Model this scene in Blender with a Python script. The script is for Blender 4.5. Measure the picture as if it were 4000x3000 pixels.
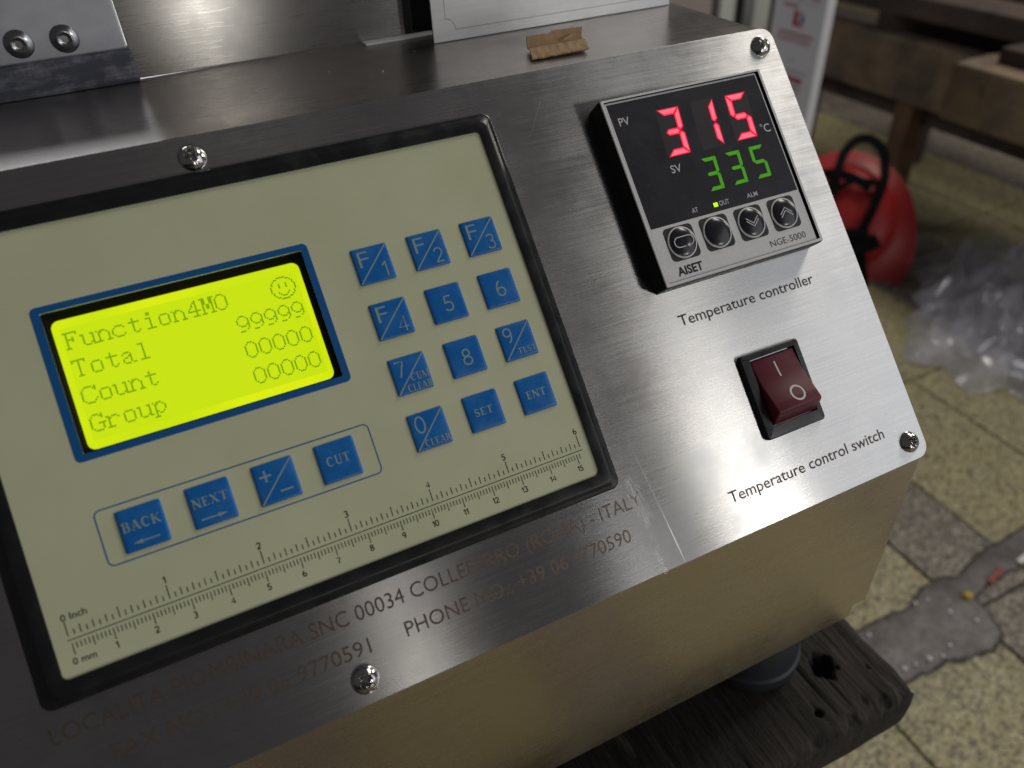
import bpy, bmesh, math, random
from mathutils import Vector, Matrix, noise
rnd = random.Random(7)
for o in list(bpy.data.objects):
    bpy.data.objects.remove(o, do_unlink=True)
scene = bpy.context.scene
COL = scene.collection
FZ = 0.62                                    # panel origin stands this far above the floor
TH = math.atan2(.728, .6855)                 # slope of the control panel

# ------------------------------------------------------------------ camera
cam_d = bpy.data.cameras.new('camera')
cam = bpy.data.objects.new('camera', cam_d)
COL.objects.link(cam)
cam.matrix_world = Matrix((( .90046739,  .29697720, -.31774680,  .06021702),
                           (-.43261355,  .53639951, -.72465238, -.15779175),
                           (-.04476601,  .78998741,  .61148663,  .16894405 + FZ),
                           (0, 0, 0, 1)))
cam_d.sensor_width = 36.0
cam_d.lens = 36.0 * 2984.81 / 4000.0
cam_d.clip_start = 0.01
cam_d.clip_end = 60.0
cam_d.dof.use_dof = True
cam_d.dof.focus_distance = 0.262
cam_d.dof.aperture_fstop = 9.5
scene.camera = cam

# ------------------------------------------------------------------ world, lamps, exposure
w = bpy.data.worlds.new('World')
scene.world = w
w.use_nodes = True
bg = w.node_tree.nodes['Background']
bg.inputs[0].default_value = (1.0, .93, .94, 1)
bg.inputs[1].default_value = 0.036

def area(name, loc, target, sx, sy, watt, col):
    d = bpy.data.lights.new(name, 'AREA')
    d.shape = 'RECTANGLE'; d.size = sx; d.size_y = sy; d.energy = watt; d.color = col
    o = bpy.data.objects.new(name, d); COL.objects.link(o)
    o.location = loc
    o.rotation_euler = (Vector(target) - Vector(loc)).to_track_quat('-Z', 'Y').to_euler()
    return o
# open doorway to the right in front of the machine, two narrow windows further left, overhead fill added to brighten the floor and rack
area('doorway_light', (1.98, -1.29, FZ + .50), (.20, 0, FZ), 1.30, 2.0, 5.4, (.93, .96, 1.0))
area('hot_lamp', (1.25, -1.62, FZ + .50), (.20, 0, FZ), .20, .20, 2.7, (1.0, .96, .88))
area('window_light', (1.02, -2.05, FZ + .0), (.17, .1, FZ), .10, 1.1, 1.2, (1.0, .98, .95))
area('window_light', (.325, -2.6, FZ + .0), (.1, .1, FZ), .15, 1.1, 2.9, (1.0, .95, .85))
area('side_lamp', (2.6, .45, FZ + .75), (.3, .2, FZ),   .4, .4, 5.0, (1.0, .93, .80))
area('background_fill', (1.9, .55, FZ + 1.75), (1.3, .5, 0), 1.0, .5, 16.0, (1.0, .95, .84))
area('back_window_light', (-.30, 2.2, FZ + 1.0), (.1, .3, FZ + .1), .9, .65, 6.5, (.95, .97, 1.0))

scene.view_settings.view_transform = 'Standard'
scene.view_settings.look = 'None'
scene.view_settings.exposure = 0.45
scene.view_settings.gamma = 1.0
scene.render.engine = 'CYCLES'
scene.cycles.max_bounces = 8
scene.cycles.sample_clamp_indirect = 6.0

# ------------------------------------------------------------------ helpers
def finish(name, me, mat, parent, smooth=False):
    o = bpy.data.objects.new(name, me)
    COL.objects.link(o)
    for m in (mat if isinstance(mat, (list, tuple)) else [mat]):
        me.materials.append(m)
    if smooth:
        for p in me.polygons: p.use_smooth = True
    if parent is not None: o.parent = parent
    return o

def mesh(name, verts, faces, mat, parent=None, smooth=False, idx=None, uv=None, sharp=None):
    me = bpy.data.meshes.new(name)
    me.from_pydata([tuple(v) for v in verts], [], faces)
    me.update()
    if idx:
        for p, i in zip(me.polygons, idx): p.material_index = i
    if uv: put_uv(me, uv)
    o = finish(name, me, mat, parent, smooth)
    if smooth and sharp:
        me.set_sharp_from_angle(angle=math.radians(sharp))
    return o

def put_uv(me, uv):
    l = me.uv_layers.new(name='UVMap')
    for lp in me.loops:
        c = me.vertices[lp.vertex_index].co
        l.data[lp.index].uv = uv(c)

UVP = lambda c: (c[1] * 3, c[0] * 3)          # panel: brushed along local x
UVV = lambda c: (c[2] * 3, c[0] * 3)          # upright sheet brushed along x

def rrect(u0, v0, u1, v1, r, seg=5):
    pts = []
    for cx, cy, a0 in ((u1 - r, v1 - r, 0), (u0 + r, v1 - r, 90), (u0 + r, v0 + r, 180), (u1 - r, v0 + r, 270)):
        for i in range(seg + 1):
            a = math.radians(a0 + 90 * i / seg)
            pts.append((cx + r * math.cos(a), cy + r * math.sin(a)))
    return pts

def loft(name, loops, mat, parent=None, cap0=False, cap1=True, smooth=False, idx=None, uv=None, sharp=35, close=False):
    n = len(loops[0]); verts = [p for l in loops for p in l]; faces = []; ids = []
    m = len(loops)
    for k in range(m - 1 + (1 if close else 0)):
        a, b = k * n, ((k + 1) % m) * n
        for i in range(n):
            j = (i + 1) % n
            faces.append((a + i, a + j, b + j, b + i)); ids.append(idx[k] if idx else 0)
    if cap0: faces.append(tuple(reversed(range(n)))); ids.append(idx[0] if idx else 0)
    if cap1: faces.append(tuple(range((m - 1) * n, m * n))); ids.append(idx[-1] if idx else 0)
    return mesh(name, verts, faces, mat, parent, smooth, ids, uv, sharp)

def at(poly, n): return [(x * .001, y * .001, n * .001) for x, y in poly]

def box(name, lo, hi, mat, parent=None, bevel=0.0, seg=2, uv=None, smooth=False):
    bm = bmesh.new()
    bmesh.ops.create_cube(bm, size=1)
    for v in bm.verts:
        v.co = Vector([lo[i] + (hi[i] - lo[i]) * (v.co[i] + .5) for i in range(3)])
    if bevel:
        bmesh.ops.bevel(bm, geom=bm.edges[:], offset=bevel, segments=seg, affect='EDGES', profile=.6)
    me = bpy.data.meshes.new(name); bm.to_mesh(me); bm.free()
    if uv: put_uv(me, uv)
    o = finish(name, me, mat, parent, bevel > 0 and smooth)
    if bevel and smooth: me.set_sharp_from_angle(angle=math.radians(50))
    return o

def polys(name, plist, n, mat, parent, idx=None):
    """flat printed marks (convex outlines in mm), each a hair above the last so that none are coplanar"""
    verts = []; faces = []
    for k, p in enumerate(plist):
        b = len(verts)
        nn = n + (k % 7) * .004
        verts += [(x * .001, y * .001, nn * .001) for x, y in p]
        faces.append(tuple(range(b, b + len(p))))
    return mesh(name, verts, faces, mat, parent, False, idx)

def ribbon(pts, wd):
    """stroke as quads; wd a width or one per point"""
    n = len(pts); ws = wd if isinstance(wd, (list, tuple)) else [wd] * n
    L = []; Rr = []
    for i in range(n):
        a = pts[max(0, i - 1)]; b = pts[min(n - 1, i + 1)]
        dx, dy = b[0] - a[0], b[1] - a[1]; d = math.hypot(dx, dy) or 1
        ox, oy = -dy / d * ws[i] / 2, dx / d * ws[i] / 2
        L.append((pts[i][0] + ox, pts[i][1] + oy)); Rr.append((pts[i][0] - ox, pts[i][1] - oy))
    return [[Rr[i], Rr[i + 1], L[i + 1], L[i]] for i in range(n - 1)]

def arc(cx, cy, rx, ry, a0, a1, n=14):
    return [(cx + rx * math.cos(math.radians(a0 + (a1 - a0) * i / n)), cy + ry * math.sin(math.radians(a0 + (a1 - a0) * i / n))) for i in range(n + 1)]

def raw_text(s, offset=0.0, spacing=1.0):
    c = bpy.data.curves.new('lettering', 'FONT')
    c.body = s; c.size = 1.0; c.offset = offset; c.space_character = spacing; c.resolution_u = 3
    c.fill_mode = 'FRONT'
    o = bpy.data.objects.new('lettering', c); COL.objects.link(o)
    bpy.context.view_layer.update()
    me = bpy.data.meshes.new_from_object(o.evaluated_get(bpy.context.evaluated_depsgraph_get()))
    bpy.data.objects.remove(o); bpy.data.curves.remove(c)
    return me
_m = raw_text('H'); CAPH = max(v.co.y for v in _m.vertices)
def text(name, s, u, v, width, cap, n, mat, parent, offset=0.0, spacing=1.0, slope=0.0, centre=False):
    """lettering with its baseline from (u,v), the given width and capital height in mm"""
    me = raw_text(s, offset, spacing)
    xs = [q.co.x for q in me.vertices]; x0, x1 = min(xs), max(xs)
    sy = cap / CAPH; sx = width / (x1 - x0)
    for q in me.vertices:
        x = (q.co.x - x0) * sx; y = q.co.y * sy
        if centre: x -= width / 2
        q.co = ((u + x) * .001, (v + y + slope * x) * .001, n * .001)
    me.name = name
    return finish(name, me, mat, parent)

def cut(o, lo, hi, panel=False):
    c = box('cutter', lo, hi, None)
    if panel: c.rotation_euler = (TH, 0, 0)
    m = o.modifiers.new('b', 'BOOLEAN'); m.object = c; m.operation = 'DIFFERENCE'; m.solver = 'EXACT'
    bpy.context.view_layer.update()
    me = bpy.data.meshes.new_from_object(o.evaluated_get(bpy.context.evaluated_depsgraph_get()))
    o.modifiers.remove(m); old = o.data; me.name = old.name; o.data = me
    bpy.data.objects.remove(c)

# ------------------------------------------------------------------ materials
MATS = {}
def pbr(name, col, rough=.5, metal=0.0, spec=.5, emit=None, es=1.0, alpha=1.0):
    m = bpy.data.materials.new(name); m.use_nodes = True
    b = m.node_tree.nodes['Principled BSDF']
    b.inputs['Base Color'].default_value = (*col, 1)
    b.inputs['Roughness'].default_value = rough
    b.inputs['Metallic'].default_value = metal
    b.inputs['Specular IOR Level'].default_value = spec
    b.inputs['Alpha'].default_value = alpha
    if emit:
        b.inputs['Emission Color'].default_value = (*emit, 1); b.inputs['Emission Strength'].default_value = es
    return m

class NT:
    def __init__(s, m): s.t = m.node_tree; s.b = s.t.nodes['Principled BSDF']
    def n(s, kind, **kw):
        x = s.t.nodes.new(kind)
        for k, v in kw.items():
            if k in x.inputs: x.inputs[k].default_value = v
            else: setattr(x, k, v)
        return x
    def l(s, a, b): s.t.links.new(a, b)
    def coord(s, scale, kind='Object', rot=(0, 0, 0)):
        c = s.n('ShaderNodeTexCoord'); mp = s.n('ShaderNodeMapping')
        mp.inputs['Scale'].default_value = scale; mp.inputs['Rotation'].default_value = rot
        s.l(c.outputs[kind], mp.inputs[0]); return mp.outputs[0]
    def noise(s, vec, scale=1.0, detail=4.0, rough=.55):
        x = s.n('ShaderNodeTexNoise', Scale=scale, Detail=detail, Roughness=rough)
        s.l(vec, x.inputs['Vector']); return x.outputs['Fac']
    def ramp(s, fac, stops):
        r = s.n('ShaderNodeValToRGB'); e = r.color_ramp.elements
        while len(e) < len(stops): e.new(.5)
        for q, (p, c) in zip(e, stops):
            q.position = p; q.color = (*c, 1) if len(c) == 3 else c
        s.l(fac, r.inputs[0]); return r.outputs[0]
    def rng(s, fac, a, b, lo=0.0, hi=1.0):
        r = s.n('ShaderNodeMapRange'); s.l(fac, r.inputs[0])
        for i, v in zip((1, 2, 3, 4), (lo, hi, a, b)): r.inputs[i].default_value = v
        return r.outputs[0]
    def math(s, op, a, b):
        r = s.n('ShaderNodeMath', operation=op)
        for i, v in enumerate((a, b)):
            if isinstance(v, (int, float)): r.inputs[i].default_value = v
            else: s.l(v, r.inputs[i])
        return r.outputs[0]
    def mix(s, fac, a, b):
        r = s.n('ShaderNodeMix', data_type='RGBA')
        for i, v in ((0, fac), (6, a), (7, b)):
            if isinstance(v, (int, float)): r.inputs[i].default_value = v
            elif isinstance(v, tuple): r.inputs[i].default_value = (*v, 1)
            else: s.l(v, r.inputs[i])
        return r.outputs[2]
    def bump(s, h, strength, dist):
        r = s.n('ShaderNodeBump', Strength=strength, Distance=dist); s.l(h, r.inputs['Height'])
        s.l(r.outputs[0], s.b.inputs['Normal']); return r

def steel(name, col, rough, aniso, brush, smudge=.12, bumpd=.00003, spots=True):
    m = pbr(name, col, rough, 1.0); q = NT(m); b = q.b
    tg = q.n('ShaderNodeTangent', direction_type='UV_MAP', uv_map='UVMap'); q.l(tg.outputs[0], b.inputs['Tangent'])
    b.inputs['Anisotropic'].default_value = aniso
    br = q.noise(q.coord(brush), 1.0, 5, .65)
    br2 = q.noise(q.coord(tuple(s * .3 for s in brush)), 1.0, 3, .6)
    cl = q.noise(q.coord((1, 1, 1)), 16, 5, .6)
    cl2 = q.noise(q.coord((1, 1, 1)), 55, 6, .7)
    r = q.math('ADD', q.rng(cl, rough - smudge, rough + smudge, .3, .7), q.rng(br, -.04, .04, .3, .7))
    r = q.math('ADD', r, q.rng(cl2, -.012, .03, .35, .7))
    q.l(r, b.inputs['Roughness'])
    c1 = tuple(c * .91 for c in col); c2 = tuple(min(1, c * 1.07) for c in col)
    cc = q.mix(q.rng(q.math('ADD', br, q.math('MULTIPLY', br2, .5)), 0, 1, .5, 1.0), c1, c2)
    q.l(q.mix(q.rng(q.math('MULTIPLY', cl, cl2), 0, .55, .24, .42), cc, tuple(c * d for c, d in zip(col, (.74, .78, .84)))), b.inputs['Base Color'])
    q.bump(br, .25, bumpd)
    return m
M_plate = steel('brushed_plate_steel', (.60, .595, .60), .26, .98, (30, 3600, 3600), .055, .0000025)
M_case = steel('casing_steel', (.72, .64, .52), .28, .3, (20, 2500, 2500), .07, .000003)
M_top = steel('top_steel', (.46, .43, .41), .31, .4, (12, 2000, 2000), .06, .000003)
M_sheet = steel('upright_sheet_steel', (.58, .57, .57), .29, 1.0, (60, 2200, 2200), .03, .000003)
M_name = steel('name_plate_steel', (.66, .67, .70), .40, .75, (60, 2200, 2200), .06, .000004)
M_name.node_tree.nodes['Principled BSDF'].inputs['Metallic'].default_value = .45
M_alu = pbr('bracket_metal', (.20, .21, .25), .45, .6); q = NT(M_alu)
f1 = q.noise(q.coord((40, 40, 160)), 1, 5, .65); f2 = q.noise(q.coord((1, 1, 1)), 70, 5, .6)
q.l(q.mix(q.rng(f2, 0, 1, .45, .85), (.46, .47, .54), (.60, .61, .67)), q.b.inputs['Base Color']); q.bump(f1, .2, .0003)
M_bar = pbr('smeared_bar', (.1, .11, .15), .6, .2); q = NT(M_bar)
f1 = q.noise(q.coord((60, 300, 500)), 1, 5, .7); f2 = q.noise(q.coord((1, 1, 1)), 160, 5, .6)
q.l(q.mix(q.rng(q.math('MULTIPLY', f1, f2), 0, 1, .22, .42), (.085, .092, .125), (.30, .31, .36)), q.b.inputs['Base Color']); q.bump(f1, .5, .0004)
M_chrome = pbr('screw_steel', (.62, .61, .60), .14, 1.0)
M_bolt = pbr('bolt_steel', (.40, .41, .44), .24, 1.0)
M_slot = pbr('recess_black', (.008, .009, .014), .6)
M_black = pbr('black_plastic', (.010, .011, .014), .38, 0, .5); q = NT(M_black)
f2 = q.noise(q.coord((1, 1, 1)), 900, 3, .6); q.bump(f2, .15, .00005)
f3 = q.noise(q.coord((1, 1, 1)), 120, 5, .6); q.l(q.rng(f3, .26, .5, .35, .7), q.b.inputs['Roughness'])
M_cream = pbr('cream_overlay', (.56, .555, .40), .34, 0, .45); q = NT(M_cream)
f3 = q.noise(q.coord((1, 1, 1)), 26, 5, .6); q.l(q.rng(f3, .28, .46, .35, .7), q.b.inputs['Roughness'])
q.l(q.mix(q.rng(f3, 0, 1, .3, .7), (.62, .645, .44), (.68, .705, .495)), q.b.inputs['Base Color'])
M_blue = pbr('blue_print', (.010, .115, .36), .4, 0, .4)
M_key = pbr('blue_key', (.008, .105, .42), .26, 0, .5); q = NT(M_key)
f3 = q.noise(q.coord((1, 1, 1)), 130, 5, .65); q.l(q.rng(f3, .2, .45, .35, .7), q.b.inputs['Roughness']); q.l(q.mix(q.rng(f3, 0, 1, .4, .75), (.010, .155, .52), (.022, .185, .58)), q.b.inputs['Base Color'])
M_legend = pbr('key_legend_print', (.28, .40, .43), .4)
M_ink = pbr('dark_ink', (.022, .022, .018), .5)
M_lcdframe = pbr('lcd_frame_black', (.02, .021, .012), .3)
M_lcd = pbr('lcd_backlight', (.05, .06, .01), .4, 0, .3, (.56, .70, .004), .98); q = NT(M_lcd)
f1 = q.noise(q.coord((1, 1, 1)), 30, 2, .5)
q.l(q.mix(q.rng(f1, 0, 1, .35, .65), (.44, .575, .003), (.53, .63, .004)), q.b.inputs['Emission Color'])
M_lcdtint = pbr('lcd_active_area', (.05, .06, .01), .4, 0, .3, (.42, .565, .003), .98)
M_dot = pbr('lcd_dot', (.02, .03, .005), .4, 0, .3, (.095, .22, .002), .9)
M_engrave = pbr('engraved_brown', (.085, .062, .05), .5, .5)
M_engrave2 = pbr('engraved_faint_brown', (.17, .13, .11), .48, .8)
M_housing = pbr('controller_housing', (.009, .008, .008), .55, 0, .3)
M_silver = pbr('silver_face_paint', (.66, .67, .70), .38, 0); q = NT(M_silver)
f2 = q.noise(q.coord((1, 1, 1)), 1500, 2, .6); f3 = q.noise(q.coord((1, 1, 1)), 60, 5, .6)
q.l(q.mix(q.rng(f2, 0, 1, .3, .7), (.72, .73, .76), (.82, .83, .86)), q.b.inputs['Base Color']); q.bump(f2, .2, .00005)
M_window = pbr('dark_display_window', (.026, .026, .038), .32, 0, .5); q = NT(M_window)
f3 = q.noise(q.coord((1, 1, 1)), 90, 6, .7); q.l(q.rng(f3, .30, .38, .35, .7), q.b.inputs['Roughness']); q.l(q.mix(q.rng(q.noise(q.coord((1, 1, 1)), 1400, 2, .5), 0, .35, .66, .72), (.018, .018, .028), (.10, .10, .11)), q.b.inputs['Base Color'])
M_white = pbr('pale_print', (.70, .71, .74), .5)
M_red1 = pbr('led_red_rim', (.1, .0, .01), .4, 0, .3, (1.0, .008, .045), .85)
M_red2 = pbr('led_red_core', (.1, .0, .01), .4, 0, .3, (1.0, .13, .19), .95)  # paler core paints the overexposed middle of each segment
M_green = pbr('led_green', (.01, .05, .0), .4, 0, .3, (.055, .30, .006), .62)
M_greenled = pbr('led_out_lamp', (.05, .1, .0), .4, 0, .3, (.45, 1.0, .0), .95)
M_btnsq = pbr('button_square', (.022, .022, .03), .5)
M_btn = pbr('button_dome', (.022, .022, .032), .22, 0, .5)
M_rocker = pbr('rocker_maroon', (.12, .012, .025), .42, 0, .4)
M_rubber = pbr('rubber_foot', (.026, .030, .038), .5)
M_scr = pbr('scratch_metal', (.85, .85, .84), .34, 1.0)
M_lint = pbr('white_lint', (.7, .69, .66), .8)
M_navy = pbr('gap_shade_navy', (.006, .008, .016), .7)
M_flange = pbr('pale_flange', (.75, .77, .82), .4, 0)

# ------------------------------------------------------------------ the setting: floor of tiles
def stuff_floor(name, cols, sc, dark):
    m = pbr(name, cols[0], .55); q = NT(m)
    c = q.n('ShaderNodeTexCoord'); oi = q.n('ShaderNodeObjectInfo')
    ad = q.n('ShaderNodeVectorMath', operation='ADD'); q.l(c.outputs['Object'], ad.inputs[0])
    mu = q.n('ShaderNodeVectorMath', operation='SCALE'); mu.inputs[0].default_value = (9, 7, 5); q.l(oi.outputs['Random'], mu.inputs['Scale'])
    q.l(mu.outputs[0], ad.inputs[1]); v = ad.outputs[0]
    vo = q.n('ShaderNodeTexVoronoi', Scale=sc); q.l(v, vo.inputs['Vector'])
    big = q.noise(v, 9, 5, .6); fine = q.noise(v, sc * 1.3, 3, .6); fine2 = q.noise(v, sc * .55, 3, .6)
    base = q.mix(q.rng(big, 0, 1, .35, .65), cols[0], cols[1])
    sep = q.n('ShaderNodeSeparateColor'); q.l(vo.outputs['Color'], sep.inputs[0])
    base = q.mix(q.rng(sep.outputs[0], 0, .75, .35, .9), base, cols[2])
    base = q.mix(q.rng(fine, 0, .9, .50, .60), base, dark)
    base = q.mix(q.rng(fine2, 0, .75, .54, .66), base, tuple(x * .8 for x in dark))
    q.l(base, q.b.inputs['Base Color']); q.bump(fine, .3, .0006)
    return m
M_tileY = stuff_floor('yellow_terrazzo', ((.36, .31, .145), (.29, .255, .14), (.44, .41, .26)), 190, (.055, .048, .03))
M_tileG = stuff_floor('grey_terrazzo', ((.19, .16, .13), (.15, .13, .11), (.36, .32, .27)), 180, (.03, .025, .021))
M_mortar = pbr('dirty_mortar', (.045, .038, .03), .9)
floor = mesh('floor', [(-6, -6, -.004), (9, -6, -.004), (9, 9, -.004), (-6, 9, -.004)], [(0, 1, 2, 3)], M_mortar)
floor['kind'] = 'structure'
edges = [(-.66, 0), (-.42, 1), (-.30, 0), (-.06, 1), (.06, 0), (.27, 1), (.39, 0), (.57, 0), (.752, 1), (.866, 0), (1.047, 0), (1.228, 1), (1.352, 1),
         (1.476, 0), (1.66, 0), (1.848, 1), (2.03, 1), (2.21, 0), (2.42, 0), (2.63, 1), (2.84, 0), (3.1, 1), (3.4, 0), (3.7, 0)]
rows = [-1.36, -.98, -.60, -.248, .117, .47, .83, 1.19, 1.55, 1.91, 2.27, 2.63]
for k in range(len(edges) - 1):
    x0, x1 = edges[k][0], edges[k + 1][0]; wd = x1 - x0 - .003
    mt = M_tileG if edges[k][1] else M_tileY
    proto = None
    for r in range(len(rows) - 1):
        h = rows[r + 1] - rows[r] - .003
        key = round(h, 4)
        if proto is None or proto[0] != key:
            o = box('tile', (-wd / 2, -h / 2, -.012), (wd / 2, h / 2, 0), mt, floor, .0012, 1, smooth=False)
            proto = (key, o.data)
        else:
            o = bpy.data.objects.new('tile', proto[1]); COL.objects.link(o); o.parent = floor
        o.location = ((x0 + x1) / 2, (rows[r] + rows[r + 1]) / 2, rnd.uniform(-.0006, .0004))

# cement repair with an uneven outline
M_cem = pbr('grey_cement', (.16, .145, .14), .75); q = NT(M_cem)
v = q.coord((1, 1, 1)); a1 = q.noise(v, 14, 6, .6); a2 = q.noise(v, 120, 5, .65)
q.l(q.mix(q.rng(a2, 0, .7, .4, .75), q.mix(q.rng(a1, 0, 1, .35, .65), (.10, .085, .082), (.235, .22, .215)), (.06, .05, .048)), q.b.inputs['Base Color'])
q.bump(q.math('ADD', a1, q.math('MULTIPLY', a2, .4)), .6, .004)
outl = [(560, 158), (621, 156), (638, 157), (699, 153), (730, 166), (770, 167), (781, 158), (838, 172), (872, 173), (923, 175), (1010, 172), (1090, 165),
        (1090, 138), (1000, 140), (930, 134), (871, 136), (826, 137), (797, 135), (772, 128), (772, 111), (761, 82), (732, 70), (680, 84), (625, 87), (560, 90)]
ring = []
for i in range(len(outl)):
    a, b = outl[i], outl[(i + 1) % len(outl)]
    n = max(1, int(math.hypot(b[0] - a[0], b[1] - a[1]) / 5))
    for k in range(n):
        t = k / n; x = a[0] + (b[0] - a[0]) * t; y = a[1] + (b[1] - a[1]) * t
        j = noise.noise(Vector((x * .06, y * .06, 3))) * 4 + noise.noise(Vector((x * .2, y * .2, 9))) * 2
        ring.append((x + j, y + j * .8))
def inset(p, d):
    out = []; n = len(p)
    for i in range(n):
        a, b = p[i - 1], p[(i + 1) % n]; dx, dy = b[0] - a[0], b[1] - a[1]; l = math.hypot(dx, dy) or 1
        out.append((p[i][0] + dy / l * d, p[i][1] - dx / l * d))
    return out
M_cemrim = pbr('dark_cement_rim', (.05, .042, .038), .85)
def inside(x, y, P):
    c = False; n = len(P)
    for i in range(n):
        (x0, y0), (x1, y1) = P[i], P[i - 1]
        if (y0 > y) != (y1 > y) and x < (x1 - x0) * (y - y0) / (y1 - y0) + x0: c = not c
    return c
def edged(x, y, P): return min(math.hypot(x - a, y - b) for a, b in P)
rim = mesh('cement_rim', at(inset(ring, -3.0), .9), [tuple(range(len(ring)))], M_cemrim, floor)
verts = []; faces = []; vid = {}
ST = 4
for gx in range(540, 1110, ST):
    for gy in range(56, 190, ST):
        if not inside(gx + ST / 2, gy + ST / 2, ring): continue
        f = []
        for ax, ay in ((gx, gy), (gx + ST, gy), (gx + ST, gy + ST), (gx, gy + ST)):
            if (ax, ay) not in vid:
                d = edged(ax, ay, ring); ins_ = inside(ax, ay, ring)
                h = (.4 if not ins_ else .8 + 1.8 * min(1, d / 7)) + .9 * noise.noise(Vector((ax * .05, ay * .05, 2))) + .5 * noise.noise(Vector((ax * .15, ay * .15, 6)))
                vid[(ax, ay)] = len(verts)
                verts.append((ax * .001 + noise.noise(Vector((ax * .3, ay * .3, 1))) * .0012, ay * .001 + noise.noise(Vector((ax * .3, ay * .3, 5))) * .0012, h * .001))
            f.append(vid[(ax, ay)])
        faces.append(f)
patch = mesh('cement_patch', verts, faces, M_cem, floor, True)

# ------------------------------------------------------------------ the machine
BASE = Vector((.066, .15, FZ - .165))
machine = bpy.data.objects.new('tabletop_machine', None); COL.objects.link(machine)
machine.location = BASE
machine['label'] = 'stainless steel tabletop machine with sloped control panel, lit displays and keypad'
machine['category'] = 'machine'
def W(x, y, z): return Vector((x * .001, y * .001, z * .001 + FZ)) - BASE       # world mm -> machine local
def on_panel(o):
    o.parent = machine; o.location = Vector((0, 0, FZ)) - BASE; o.rotation_euler = (TH, 0, 0); return o
def on_world(o):
    o.parent = machine; o.location = Vector((0, 0, FZ)) - BASE; return o
def pw(v, n): return (v * .6855 - n * .728, v * .728 + n * .6855)               # panel v,n -> world y,z (mm)

# casing: cross-section pulled along x, lower corners clipped
XL, XR = -148.0, 282.6
yb, zb = pw(-46.2, -1.5); yt, zt = pw(127.7, -1.5)
ZT = zt
sec = [(-30.4, -130.5), (-30.4, zb - .4), (yb + .2, zb), (yt - .3, zt - .3), (yt + .4, zt), (420, zt), (420, -130.5)]
secL = []
bm = bmesh.new()
va = [bm.verts.new((XL * .001, y * .001, z * .001)) for y, z in sec]
vb = [bm.verts.new((XR * .001, y * .001, z * .001)) for y, z in sec]
n = len(sec); longs = []
for i in range(n):
    j = (i + 1) % n; bm.faces.new((va[i], va[j], vb[j], vb[i]))
bm.faces.new(list(reversed(va))); bm.faces.new(vb)
bm.edges.ensure_lookup_table()
low = [e for e in bm.edges if all(abs(v.co.z + .1305) < 1e-6 for v in e.verts) and all(abs(v.co.x - XR * .001) < 1e-6 for v in e.verts)]
bmesh.ops.bevel(bm, geom=low, offset=.0075, segments=2, affect='EDGES')
bmesh.ops.bevel(bm, geom=[e for e in bm.edges if e.calc_face_angle(0) > .5], offset=.0006, segments=2, affect='EDGES')
bmesh.ops.recalc_face_normals(bm, faces=bm.faces[:])
me = bpy.data.meshes.new('casing'); bm.to_mesh(me); bm.free()
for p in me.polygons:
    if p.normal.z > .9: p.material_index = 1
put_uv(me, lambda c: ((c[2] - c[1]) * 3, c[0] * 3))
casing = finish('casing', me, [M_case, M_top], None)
cut(casing, (.012, .042, -.020), (.092, .090, .004), True)
on_world(casing)

def holes_plate():
    pl = rrect(-151.5, -46.66, 284.9, 127.75, 5.0, 6)
    o = loft('control_plate', [at(pl, -1.5), at(pl, -.25), at(inset(pl, -.25), 0)], M_plate, None, True, True, True, None, UVP)
    cut(o, (.012, .042, -.020), (.092, .090, .004))
    return o
plate = on_panel(holes_plate())

# ---- pan head screws: a height field disc with a cross recess
def screw(name, r, h, cross, parent, mat, hexa=False, rim=0.0, seed=0, rot=0.3):
    NR, NA = 22, 56; verts = [(0, 0, 0)]; faces = []
    def hgt(x, y):
        rr = math.hypot(x, y) / r
        z = h * (1 - rr ** 2.6) * .75 + h * .25 * math.sqrt(max(0, 1 - rr * rr))
        if hexa:
            k = rr / .50
            if k < 1: z = h * (.28 + .25 * min(1, max(0, (k - .55) / .4)) ** 1.5)
            elif k < 1.12: z *= .96
        else:
            c, s = math.cos(rot), math.sin(rot); a, b = abs(x * c + y * s) / r, abs(-x * s + y * c) / r
            d = min(max(a / .50, b / .17), max(a / .17, b / .50))
            if d < 1: z -= h * .95 * min(1, (1 - d) * 3.0)
        return z
    rings = [r * (i / NR) ** .85 for i in range(1, NR + 1)]
    verts[0] = (0, 0, hgt(0, 0))
    for rr in rings:
        for k in range(NA):
            a = 2 * math.pi * k / NA; x, y = rr * math.cos(a), rr * math.sin(a); verts.append((x, y, hgt(x, y) if rr < r else 0))
    for k in range(NA): faces.append((0, 1 + k, 1 + (k + 1) % NA))
    for i in range(NR - 1):
        for k in range(NA):
            a, b = 1 + i * NA, 1 + (i + 1) * NA; j = (k + 1) % NA
            faces.append((a + k, b + k, b + j, a + j))
    b = len(verts)
    for k in range(NA):
        a = 2 * math.pi * k / NA; verts.append((r * math.cos(a), r * math.sin(a), -.4))
    a = 1 + (NR - 1) * NA
    for k in range(NA):
        j = (k + 1) % NA; faces.append((a + k, b + k, b + j, a + j))
    return mesh(name, [(x * .001, y * .001, z * .001) for x, y, z in verts], faces, mat, parent, True, None, None, 55)
for (u, v_, rt) in ((277.4, 120.58, .5), (277.4, -39.57, .75), (66.72, 120.58, .2), (66.72, -39.57, .35)):
    s = screw('screw', 4.05, 2.5, True, plate, M_chrome, rot=rt); s.location = (u * .001, v_ * .001, .0003)

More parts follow.
